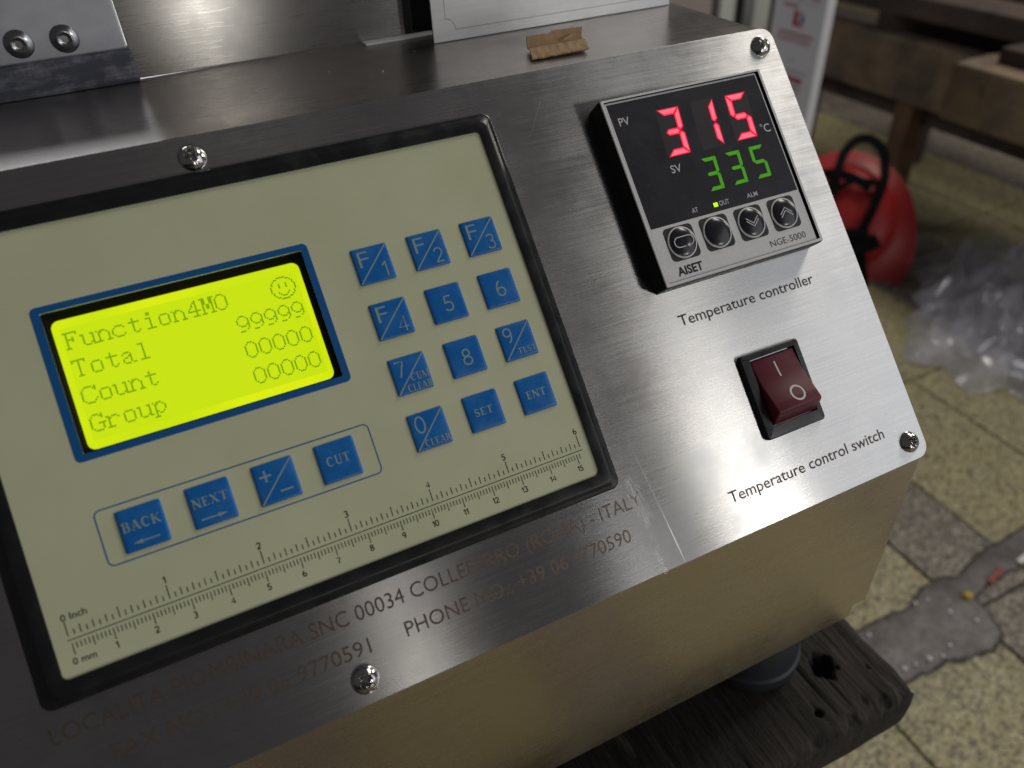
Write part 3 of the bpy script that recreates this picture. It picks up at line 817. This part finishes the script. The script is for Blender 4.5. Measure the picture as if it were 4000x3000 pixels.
def nameline(pts, wd=.16):
    verts = []; faces = []
    for k, p in enumerate(ribbon(pts, wd)):
        b = len(verts); verts += [(x * .001, .14545 - (k % 5) * .000004, z * .001) for x, z in p]; faces.append(tuple(range(b, b + 4)))
    return mesh('engraved_border', verts, faces, M_engrave, npl)
zb_ = ZT + 4.2
nameline([(173.6, 165), (173.6, zb_ + 4.2)] + [(173.6 + 4.0 * math.sin(a), zb_ + 4.2 * math.cos(a)) for a in [i * math.pi / 20 for i in range(11)]] + [(177.8, zb_), (269.2, zb_)]
         + [(273.4 - 4.0 * math.sin(a), zb_ + 4.2 * math.cos(a)) for a in [(10 - i) * math.pi / 20 for i in range(11)]] + [(273.4, 165)])

# feet
def lathe(name, prof_, cx, cy, mat, parent, NA=40, z0=0.0):
    loops = [[((cx + r * math.cos(2 * math.pi * i / NA)) * .001, (cy + r * math.sin(2 * math.pi * i / NA)) * .001, z * .001 + z0) for i in range(NA)] for r, z in prof_]
    return loft(name, loops, mat, parent, True, True, True, None, None, 30)
for x, y in ((243, -5), (-110, -5), (243, 380), (-110, 380)):
    on_world(lathe('foot', [(24.5, -165), (25, -164), (25, -158), (23.8, -157), (22.6, -131), (22, -130)], x, y, M_rubber, None))

# ------------------------------------------------------------------ wooden stand under the machine
M_wood = pbr('dark_weathered_wood', (.03, .026, .025), .8); q = NT(M_wood)
gv = q.coord((420, 26, 300)); g1 = q.noise(gv, 1, 6, .7); g2 = q.noise(q.coord((1, 1, 1)), 55, 5, .65); g3 = q.noise(q.coord((150, 30, 150)), 1, 4, .6)
cw = q.mix(q.rng(g1, 0, 1, .35, .7), (.010, .008, .007), (.046, .037, .032))
cw = q.mix(q.rng(g3, 0, .8, .6, .75), cw, (.12, .085, .07))
q.l(q.mix(q.rng(g2, 0, .7, .62, .75), cw, (.11, .10, .10)), q.b.inputs['Base Color']); q.bump(g1, .8, .0022)
stand = bpy.data.objects.new('wooden_stand', None); COL.objects.link(stand); stand.location = (.05, .18, 0)
stand['label'] = 'dark weathered wooden plank stand under the steel machine'; stand['category'] = 'stand'
SOFF = -Vector((.05, .18, 0))
PX0, PX1, PY0, PY1, PZ0, PZ1 = -.20, .2985, -.0587, .085, FZ - .1950, FZ - .1652
NX, NY = 300, 96
HO = [(268.5, -30.5, 6.2, 10), (250.5, -47.5, 2.3, 4), (273, -52, 2.0, 1.2), (262, -57, 3.5, 1.6), (287, -40, 1.4, 1.0), (240, -58, 3.2, 1.6), (281, -57, 4, 1.6)]
xs = [PX0 + (PX1 - PX0) * (i / NX) for i in range(NX + 1)]; xs = [x if x < .12 else x for x in xs]
xs = [PX0 + (PX1 - PX0) * (1 - (1 - i / NX) ** 1.9) for i in range(NX + 1)]
ys = [PY0 + (PY1 - PY0) * (j / NY) ** 1.5 for j in range(NY + 1)]
verts = []; faces = []
def topz(x, y):
    mx, my = x * 1000, y * 1000
    z = noise.noise(Vector((mx * .30, my * .035, 1))) * .5 + noise.noise(Vector((mx * .9, my * .07, 5))) * .35 + noise.noise(Vector((mx * .05, my * .03, 8))) * .8
    cr = noise.noise(Vector((mx * .22, my * .012, 21)))
    if cr > .45: z -= (cr - .45) * 9
    for hx, hy, hr, hd in HO:
        wob = 1 + .35 * noise.noise(Vector((mx * .4, my * .4, hx)))
        d = math.hypot((mx - hx), (my - hy) * .9) / (hr * wob)
        if d < 1: z -= hd * min(1, (1 - d) * 2.2)
        elif d < 1.5: z += .4 * (1.5 - d)
    ex = (PX1 * 1000 - mx); ey = (my - PY0 * 1000)
    for e in (ex, ey):
        rr_ = 5 + 2 * noise.noise(Vector((mx * .1, my * .1, 40)))
        if e < rr_: z -= (rr_ - e) ** 2 * .11 + abs(noise.noise(Vector((mx * .5, my * .5, 60)))) * (rr_ - e) * .25
    return PZ1 + z * .001
for j in range(NY + 1):
    for i in range(NX + 1): verts.append((xs[i], ys[j], topz(xs[i], ys[j])))
for j in range(NY):
    for i in range(NX):
        a = j * (NX + 1) + i; faces.append((a, a + 1, a + NX + 2, a + NX + 1))
def skirt(idx, dx, dy):
    prev = idx
    for k, (zf_, o_) in enumerate(((.35, 1.0), (.75, 1.0), (1.0, .2))):
        b = len(verts)
        for i in idx:
            x, y, z = verts[i]; t = PZ0 + (z - PZ0) * (1 - zf_)
            j = noise.noise(Vector((x * 60, y * 60, t * 90))) * .0006
            verts.append((x + dx * (.0008 * o_ + j), y + dy * (.0008 * o_ + j), t))
        new = list(range(b, b + len(idx)))
        for i in range(len(idx) - 1): faces.append((prev[i], new[i], new[i + 1], prev[i + 1]))
        prev = new
    return prev
f_ = skirt([i for i in range(NX + 1)], 0, -1); e_ = skirt([j * (NX + 1) + NX for j in range(NY + 1)], 1, 0)
skirt([NY * (NX + 1) + NX - i for i in range(NX + 1)], 0, 1); skirt([(NY - j) * (NX + 1) for j in range(NY + 1)], -1, 0)
pk = mesh('plank', verts, faces, M_wood, stand, True, None, None, 60); pk.location = SOFF
for k in range(2):
    y0 = .105 + k * .165
    p2 = box('plank', (PX0, y0, PZ0), (.2980 - k * .004, y0 + .145, PZ1), M_wood, stand, .003, 2); p2.location = SOFF
for x in (-.12, .10):
    lg = box('leg', (x - .03, .0, 0), (x + .03, .40, PZ0), M_wood, stand, .003, 2); lg.location = SOFF

# ------------------------------------------------------------------ cardboard scrap on the top cover
M_card = pbr('brown_cardboard', (.30, .17, .085), .8); q = NT(M_card)
c1 = q.noise(q.coord((1, 1, 1)), 240, 4, .6); c2 = q.noise(q.coord((300, 900, 900)), 1, 4, .6)
q.l(q.mix(q.rng(c1, 0, 1, .3, .7), (.38, .25, .14), (.50, .34, .20)), q.b.inputs['Base Color']); q.bump(c2, .12, .0002)
card = bpy.data.objects.new('cardboard_scrap', None); COL.objects.link(card); card.location = (.204, .108, ZT * .001 + FZ)
card['label'] = 'small folded scrap of brown cardboard lying on the steel top'; card['category'] = 'cardboard'
def sheet_grid(name, A, B, Cc, D, nu, nv, bulge, th, parent, jag, seed):
    verts = []; faces = []
    for s in (0, 1):
        for j in range(nv + 1):
            for i in range(nu + 1):
                a, b = i / nu, j / nv
                p = (Vector(A) * (1 - a) + Vector(B) * a) * (1 - b) + (Vector(D) * (1 - a) + Vector(Cc) * a) * b
                p += Vector(bulge) * math.sin(math.pi * b) + Vector((0, 0, 1)) * noise.noise(Vector((i * .5, j * .5, seed))) * .25
                if j == nv: p += (Vector(D) - Vector(A)).normalized() * (noise.noise(Vector((i * .7, seed, 2))) * jag + (0 if seed > 5 else (.75 if i > nu * .43 else 0)))
                if i == nu: p += Vector((noise.noise(Vector((j * .8, seed, 4))) * jag * 1.6, 0, 0))
                nrm = (Vector(B) - Vector(A)).cross(Vector(D) - Vector(A)).normalized()
                p -= nrm * th * s
                verts.append(p * .001)
    N = (nu + 1) * (nv + 1)
    for j in range(nv):
        for i in range(nu):
            a = j * (nu + 1) + i
            faces.append((a, a + 1, a + nu + 2, a + nu + 1)); faces.append((N + a, N + a + nu + 1, N + a + nu + 2, N + a + 1))
    for i in range(nu):
        for a in (i, nv * (nu + 1) + i): faces.append((a, a + 1, N + a + 1, N + a))
    for j in range(nv):
        for a in (j * (nu + 1), j * (nu + 1) + nu): faces.append((a, a + nu + 1, N + a + nu + 1, N + a))
    return mesh(name, verts, faces, M_card, parent, False)
# upper flap stands, lower flap slopes to the front
sheet_grid('upper_flap', (-10.6, 5.6, 1.0), (12.8, 5.6, 1.0), (13.4, 7.0, 4.6), (-10.2, 7.0, 5.2), 22, 6, (0, .3, 0), .5, card, .5, 1)
sheet_grid('lower_flap', (-10.6, 5.2, .9), (12.8, 5.2, .9), (7.4, -8.3, 1.1), (-15.2, -7.2, .6), 22, 8, (0, 0, 1.0), .5, card, .6, 7)
fb = polys('loose_fibre', ribbon([(3.5, 3.4), (7.0, 5.0), (8.4, 5.9)], [1.4, .9, .3]), 0, pbr('pale_fibre', (.42, .28, .16), .8), card); fb.rotation_euler = (.35, 0, 0); fb.location = (.0005, .0004, .0016)

# lint specks on the top cover
for k, (x, y, s, lab) in enumerate(((104.5, 134, .55, 0), (157.6, 140, .6, 0), (122, 131.5, .4, 1), (91, 105, .45, 0), (139, 121, .4, 1), (108, 144, .35, 1), (117, 118, .3, 1), (207, 94.5, .35, 0))):
    v8 = [Vector((rnd.uniform(-1, 1), rnd.uniform(-1, 1), rnd.uniform(0, .8))).normalized() * s * rnd.uniform(.6, 1.2) for _ in range(7)]
    bm = bmesh.new(); [bm.verts.new(p * .001) for p in v8]; bmesh.ops.convex_hull(bm, input=bm.verts[:])
    me = bpy.data.meshes.new('lint_speck'); bm.to_mesh(me); bm.free()
    o = finish('lint_speck', me, M_lint, None); o.location = (x * .001, y * .001, FZ + ZT * .001 + s * .0001)
    o['label'] = 'tiny white lint speck lying on the dark steel top'; o['category'] = 'lint'; o['group'] = 'lint specks on the steel top'

# ------------------------------------------------------------------ hard hat on the floor
M_hat = pbr('red_helmet_plastic', (.36, .016, .017), .45); M_strap = pbr('black_harness', (.004, .004, .005), .8, 0, .1)
hat = bpy.data.objects.new('hard_hat', None); COL.objects.link(hat)
hat['label'] = 'red plastic hard hat with black straps across it lying on the floor'; hat['category'] = 'hard hat'
rightv = Vector((.90, -.43, -.045)); upv = Vector((.297, .536, .79))
hc = Vector((1.275, .835, .10)) - rightv * .030 - upv * .018; tocam = (Vector(cam.location) - hc).normalized()
zx = (tocam * .88 + Vector((0, 0, 1)) * .18).normalized()
pk_dir = rightv * .42 - upv * .9
yx = (pk_dir - zx * pk_dir.dot(zx)).normalized(); xx = yx.cross(zx).normalized()
hat.matrix_world = Matrix(((xx.x, yx.x, zx.x, hc.x), (xx.y, yx.y, zx.y, hc.y), (xx.z, yx.z, zx.z, hc.z), (0, 0, 0, 1)))
HR = Matrix((xx, yx, zx))
DOME = [(0, 54), (.2, 54), (.42, 53), (.62, 51), (.77, 47), (.88, 42), (.94, 36), (1.05, 24), (1.2, 16), (2, 8)]
def im(r, u, t=0.0):                              # mm to the right, up and out of the opening -> hat's own axes
    q_ = HR @ (rightv * r + upv * u); ro = math.hypot(q_.x / 98, q_.y / 112)
    for (a, x), (b, y) in zip(DOME, DOME[1:]):
        if a <= ro <= b: t += x + (y - x) * (ro - a) / (b - a)
    t += 2
    p_ = rightv * r + upv * u
    return HR @ ((p_ - zx * p_.dot(zx) + zx * t) * .001)
NA = 64
def hring(s, z, brim=0.0, peak=0.0):
    out = []
    for i in range(NA):
        a = 2 * math.pi * i / NA
        pkf = max(0, math.sin(a + .25)) ** 1.6
        x = math.cos(a) * (.098 * s + brim * (1 + .6 * pkf)); y = math.sin(a) * (.112 * s + brim) + peak * pkf
        out.append((x, y, z + peak * pkf * .2))
    return out
lo = [hring(.9, -.012), hring(1, -.004, .016, .030), hring(1, -.002, .024, .036), hring(1, .003, .0245, .037), hring(1, .006, .016, .028), hring(.93, .010, .003), hring(.885, .018), hring(.85, .027), hring(.77, .036), hring(.62, .043), hring(.42, .047), hring(.20, .049), hring(.02, .0495)]
loft('shell', lo, M_hat, hat, True, True, True, None, None, 70)
def strap(name, pts, wd, th):
    verts = []; faces = []; n = len(pts)
    for i, p in enumerate(pts):
        p = Vector(p); t = (Vector(pts[min(n - 1, i + 1)]) - Vector(pts[max(0, i - 1)])).normalized()
        s = t.cross(Vector((0, 0, 1))).normalized() * wd / 2; u = s.cross(t).normalized() * th / 2
        verts += [p + s + u, p - s + u, p - s - u, p + s - u]
    for i in range(n - 1):
        for k in range(4): a, b = i * 4 + k, i * 4 + (k + 1) % 4; faces.append((a, b, b + 4, a + 4))
    faces += [(3, 2, 1, 0), tuple(range(4 * n - 4, 4 * n))]
    return mesh(name, verts, faces, M_strap, hat)
def smooth_path(P, n=6):
    out = []
    for i in range(len(P) - 1):
        p0, p1, p2, p3 = (Vector(P[max(0, min(len(P) - 1, i + d))]) for d in (-1, 0, 1, 2))
        for k in range(n):
            t = k / n
            out.append(.5 * ((2 * p1) + (p2 - p0) * t + (2 * p0 - 5 * p1 + 4 * p2 - p3) * t * t + (3 * p1 - p0 - 3 * p2 + p3) * t ** 3))
    return out + [Vector(P[-1])]
strap('harness_strap', smooth_path([im(-46, -30, 5), im(-40, -4, 5), im(-33, 22, 5), im(-24, 52, 6), im(-16, 80, 10), im(-4, 118, 22), im(21, 143, 20), im(48, 142, 20), im(70, 118, 22), im(74, 90, 16), im(72, 63, 10), im(64, 36, 7), im(50, 4, 6), im(40, -16, 6), im(30, -36, 6)]), .017, .006)
strap('harness_strap', smooth_path([im(-95, 66, 10), im(-75, 76, 8), im(-50, 80, 7), im(-22, 78, 6), im(0, 72, 6), im(24, 60, 6), im(46, 44, 5)]), .017, .006)
strap('harness_strap', smooth_path([im(-20, 44, 5), im(0, 56, 6), im(20, 60, 6), im(42, 58, 6), im(66, 52, 6)]), .010, .006)
strap('headband', smooth_path([im(-80, 20, 8), im(-60, -15, 8), im(-36, -40, 8), im(0, -48, 8), im(32, -40, 8)]), .008, .018)
pd = box('adjuster_pad', (-.036, -.026, -.010), (.036, .026, .012), M_strap, hat, .007, 3)
pd.location = im(2, -56, 2); pd.rotation_euler = (0, 0, math.atan2(im(1, -.1).y, im(1, -.1).x))
kb = box('adjuster_knob', (-.015, -.014, -.010), (.015, .014, .010), M_strap, hat, .006, 3); kb.location = im(46, -60, 0)
strap('chin_strap', smooth_path([im(28, -56, 6), im(27, -75, 7), im(28, -92, 10), im(30, -110, 12), im(33, -130, 14), im(38, -160, 10), im(34, -178, 4)]), .019, .006)
cc = box('chin_cup', (-.022, -.020, -.012), (.022, .020, .012), M_strap, hat, .008, 3); cc.location = im(30, -176, 8)

# ------------------------------------------------------------------ crumpled plastic film
M_film = pbr('clear_plastic_film', (.55, .55, .63), .10, 0, .8, alpha=.45); q = NT(M_film)
fn = q.noise(q.coord((1, 1, 1)), 18, 4, .6); q.bump(fn, .35, .006); q.l(q.rng(fn, .22, .68, .35, .65), q.b.inputs['Alpha'])
verts = []; faces = []; NR, NA = 60, 140
def ridge(x, y, sc, sd): return (1 - abs(noise.noise(Vector((x * sc + 1.5 * noise.noise(Vector((x * 3, y * 3, sd))), y * sc, sd)))) * 2.2)
for i in range(NR + 1):
    for k in range(NA):
        a = 2 * math.pi * k / NA; r = i / NR
        edge = 1 + .38 * noise.noise(Vector((math.cos(a) * 1.6, math.sin(a) * 1.6, 4.2))) + .16 * noise.noise(Vector((math.cos(a) * 5, math.sin(a) * 5, 1.2)))
        x = math.cos(a) * r * edge * .27; y = math.sin(a) * r * edge * .20
        z = (1 - r ** 1.8) * (.07 + .075 * max(0, ridge(x, y, 6, 2)) ** 1.5 + .03 * max(0, ridge(x, y, 15, 7)) ** 2) + .010 * max(0, ridge(x, y, 30, 9)) ** 2 * (1 - r * .6)
        verts.append((x + .02 * noise.noise(Vector((x * 10, y * 10, 30))), y + .02 * noise.noise(Vector((x * 10, y * 10, 50))), max(.001, z)))
for i in range(NR):
    for k in range(NA):
        a, b = i * NA, (i + 1) * NA; j = (k + 1) % NA; faces.append((a + k, b + k, b + j, a + j))
film = mesh('plastic_film', verts, faces, M_film, None, True, None, None, 32)
film.scale = (1.12, 1.12, 1.0); film.location = (1.385, .49, .001); film.rotation_euler = (0, 0, .5)
film['label'] = 'crumpled heap of clear plastic film on the floor'; film['category'] = 'plastic film'

# ------------------------------------------------------------------ rough wooden rack
def woodmat(name, c1, c2, c3, sc=(30, 4, 30)):
    m = pbr(name, c1, .8); q = NT(m); g = q.noise(q.coord(sc), 1, 5, .6); b = q.noise(q.coord((1, 1, 1)), 9, 5, .6); s = q.noise(q.coord((1, 1, 1)), 26, 4, .6)
    c = q.mix(q.rng(g, 0, 1, .35, .65), c1, c2); c = q.mix(q.rng(b, 0, 1, .45, .65), c, c3)
    q.l(q.mix(q.rng(s, 0, .6, .62, .72), c, tuple(x * .35 for x in c1)), q.b.inputs['Base Color']); q.bump(g, .4, .002); return m
M_w1 = woodmat('rack_wood', (.15, .105, .065), (.20, .145, .09), (.07, .053, .043)); M_w2 = woodmat('rack_wood_light', (.215, .155, .095), (.26, .195, .125), (.12, .095, .075))
M_w3 = woodmat('rack_wood_dark', (.055, .036, .028), (.08, .052, .042), (.028, .02, .018)); M_w4 = woodmat('rack_leg_wood', (.13, .068, .035), (.165, .09, .048), (.09, .05, .03), (30, 30, 4))
rack = bpy.data.objects.new('wooden_rack', None); COL.objects.link(rack); rack.location = (1.6, 1.0, 0)
rack['label'] = 'low rack of rough brown timber boards on short legs'; rack['category'] = 'rack'
def rk_box(name, lo, hi, mat, bev=.004):
    o = box(name, (lo[0], lo[1], lo[2] + FZ), (hi[0], hi[1], hi[2] + FZ), mat, rack, bev, 2); o.location = (-1.6, -1.0, 0); return o
rk_box('face_board', (1.40, .775, -.350), (1.44, 1.20, -.237), M_w1)
rk_box('block', (1.30, .20, -.318), (1.44, .745, -.222), M_w2, .008)
rk_box('block', (1.345, .28, -.222), (1.44, .70, -.196), M_w3, .006)
rk_box('upper_board', (1.405, .10, -.203), (1.50, 1.20, -.165), M_w3)
rk_box('upper_board', (1.52, .10, -.200), (1.70, 1.20, -.150), M_w3)
rk_box('upper_board', (1.72, .10, -.190), (1.92, 1.20, -.140), M_w3)
rk_box('back_board', (1.62, .10, -.350), (1.66, 1.20, -.200), M_w3)
rk_box('shade_strip', (1.432, .20, -.392), (1.62, 1.18, -.352), M_w3)  # dark strip put in for the shadowed gap under the face board
for y in (.878, 1.158): rk_box('leg', (1.405, y, -.62), (1.452, y + .042, -.349), M_w4)
for y in (.3, 1.10): rk_box('leg', (1.72, y, -.62), (1.78, y + .06, -.189), M_w3)

bat = box('white_batten', (2.022, 1.42, .0), (2.058, 1.70, .018), pbr('white_painted_wood', (.62, .58, .55), .6), None, .002, 2)
bat['label'] = 'thin white batten lying on the floor beneath the wooden rack'; bat['category'] = 'batten'

# ------------------------------------------------------------------ printed white board, posts and boxes behind
M_pw = pbr('white_board', (.74, .75, .82), .35); M_pr = pbr('red_print', (.50, .03, .06), .5); M_pp = pbr('pale_red_print', (.50, .18, .22), .5)
M_pb = pbr('blue_logo_print', (.07, .15, .45), .5); M_pg = pbr('grey_print', (.33, .34, .43), .5); M_pk = pbr('dark_print', (.08, .08, .10), .5)
brd = bpy.data.objects.new('printed_board', None); COL.objects.link(brd); brd.location = (1.10, .913, 0)
brd['label'] = 'tall white printed board with a small red and blue logo'; brd['category'] = 'board'
pnl = box('panel', (0, -.061, 0), (.02, .061, .66), M_pw, brd, .002, 2)
def marks(name, rects, mat):   # in mm: y measured as in the world, z as in the world
    verts = []; faces = []
    for k, p in enumerate(rects):
        b = len(verts); verts += [(-.0006 - (k % 5) * .00005, (y - 913) * .001, z * .001 + FZ) for y, z in p]; faces.append(tuple(range(b, b + len(p))))
    return mesh(name, verts, faces, mat, brd)
R4 = lambda y0, z0, y1, z1: [(y0, z0), (y1, z0), (y1, z1), (y0, z1)]
marks('logo', [R4(922, -171, 913, -146), [(913, -158), (913, -151), (899, -146), (906, -146)], [(913, -160), (913, -168), (905, -171), (897, -171)]], M_pr)
marks('logo', [[(897 + 7.5 * math.cos(a), -158.5 + 8 * math.sin(a)) for a in [math.pi * (-.5 + i / 16) for i in range(17)]]], M_pb)
marks('logo', ribbon([(897 + 9.5 * math.cos(a), -158.5 + 10 * math.sin(a)) for a in [math.pi * (-.45 + .9 * i / 16) for i in range(17)]], 1.4), M_pw)
def line(y0, y1, z, h, n, mat):
    st = (y1 - y0) / n; marks('print_line', [R4(y0 + st * (k + .1), z, y0 + st * (k + .9), z + h * rnd.uniform(.8, 1.05)) for k in range(n)], mat)
line(952, 867, -184.5, 4.6, 13, M_pp); line(954, 874, -189.5, 1.8, 30, M_pp); line(954, 872, -193.0, 1.8, 28, M_pp); line(954, 910, -196.5, 1.8, 16, M_pp); line(905, 874, -196.5, 1.8, 10, M_pp)
line(950, 914, -142, 5.5, 5, M_pp); marks('print_line', [R4(926, -132.6, 868, -131.6)], M_pg); line(890, 866, -126, 5, 4, M_pp); line(935, 905, -128, 2, 9, M_pg)
marks('print_line', [R4(917, -227, 906, -225.6)], M_pk)
line(925, 868, -244, 3, 9, M_pg); marks('print_line', [R4(918, -260, 878, -251)], M_pr); line(912, 884, -258, 5, 6, M_pp); line(912, 876, -269, 4, 7, M_pp); line(912, 880, -276, 3, 7, M_pg)

M_post = pbr('white_post_paint', (.58, .60, .60), .45)
for x0, x1, lab in ((1.394, 1.444, 'white plastic post standing beside the carton before the black backdrop box'), (1.500, 1.556, 'white plastic post between the black backdrop box and the printed board')):
    o = box('white_post', (-(x1 - x0) / 2, -.02, 0), ((x1 - x0) / 2, .02, .75), M_post, None, .008, 3)
    o.location = ((x0 + x1) / 2, 1.50, 0); o['label'] = lab; o['category'] = 'post'; o['group'] = 'white posts behind the machine'
o = box('dark_backdrop', (-.30, -.15, 0), (.30, .15, .72), pbr('dark_backdrop_paint', (.006, .006, .007), .6), None, .004, 2)  # box added to keep the area behind the posts dark
o.location = (1.62, 1.76, 0); o['label'] = 'black box added for the darkness behind the two white posts'; o['category'] = 'backdrop'
o = box('carton', (-.07, -.06, 0), (.07, .06, .42), pbr('pinkish_carton', (.33, .28, .28), .8), None, .003, 2)
o.location = (1.235, 1.46, 0); o['label'] = 'pinkish grey carton just showing behind the steel top'; o['category'] = 'carton'
o = box('red_box', (-.022, -.03, 0), (.022, .03, .40), pbr('dark_red_plastic', (.16, .012, .014), .5), None, .004, 2)
o.location = (1.362, 1.53, 0); o['label'] = 'dark red plastic box between the carton and a white post'; o['category'] = 'box'

# ------------------------------------------------------------------ litter on the cement
for k, (x, y, s) in enumerate(((721, 151, 4.2), (705, 154, 3.6), (730, 127, 4.5), (747, 105, 4.5), (694, 96, 3.2), (659, 94, 5.0), (641, 96, 3.6), (626, 98, 3.8), (624, 147, 3.4), (676, 90, 3.6), (742, 139, 3.0))):
    bm = bmesh.new(); bmesh.ops.create_icosphere(bm, subdivisions=2, radius=s * .001 * (.42 + .3 * ((k * 37) % 10) / 10))
    for v in bm.verts: v.co *= 1 + .25 * noise.noise(v.co * 400 + Vector((k, 0, 0)))
    for v in bm.verts: v.co.z *= .8
    me = bpy.data.meshes.new('white_bead'); bm.to_mesh(me); bm.free()
    o = finish('white_bead', me, pbr('bead_white', (.75, .74, .80), .35) if k == 0 else bpy.data.materials['bead_white'], None, True)
    o.location = (x * .001, y * .001, .0022 + s * .0006)
    o['label'] = 'small white foam bead on the grey cement strip'; o['category'] = 'bead'; o['group'] = 'white beads on the cement strip'
bm = bmesh.new(); bmesh.ops.create_icosphere(bm, subdivisions=2, radius=.0050); me = bpy.data.meshes.new('yellow_bead'); bm.to_mesh(me); bm.free()
o = finish('yellow_bead', me, pbr('bead_yellow', (.65, .42, .03), .4), None, True); o.location = (.766, .133, .006); o['label'] = 'single yellow bead on the grey cement strip'; o['category'] = 'bead'
o = box('red_chip', (-.016, -.003, 0), (.016, .003, .003), pbr('red_chip_plastic', (.25, .02, .025), .4), None, .001, 1); o.location = (.822, .139, .0026); o.rotation_euler = (0, 0, .25)
o['label'] = 'thin dark red sliver lying on the cement strip'; o['category'] = 'chip'
o = box('white_chip', (-.016, -.004, 0), (.016, .004, .003), M_lint, None, .001, 1); o.location = (.880, .141, .0026); o.rotation_euler = (0, 0, .1)
o['label'] = 'thin white sliver lying on the cement strip'; o['category'] = 'chip'
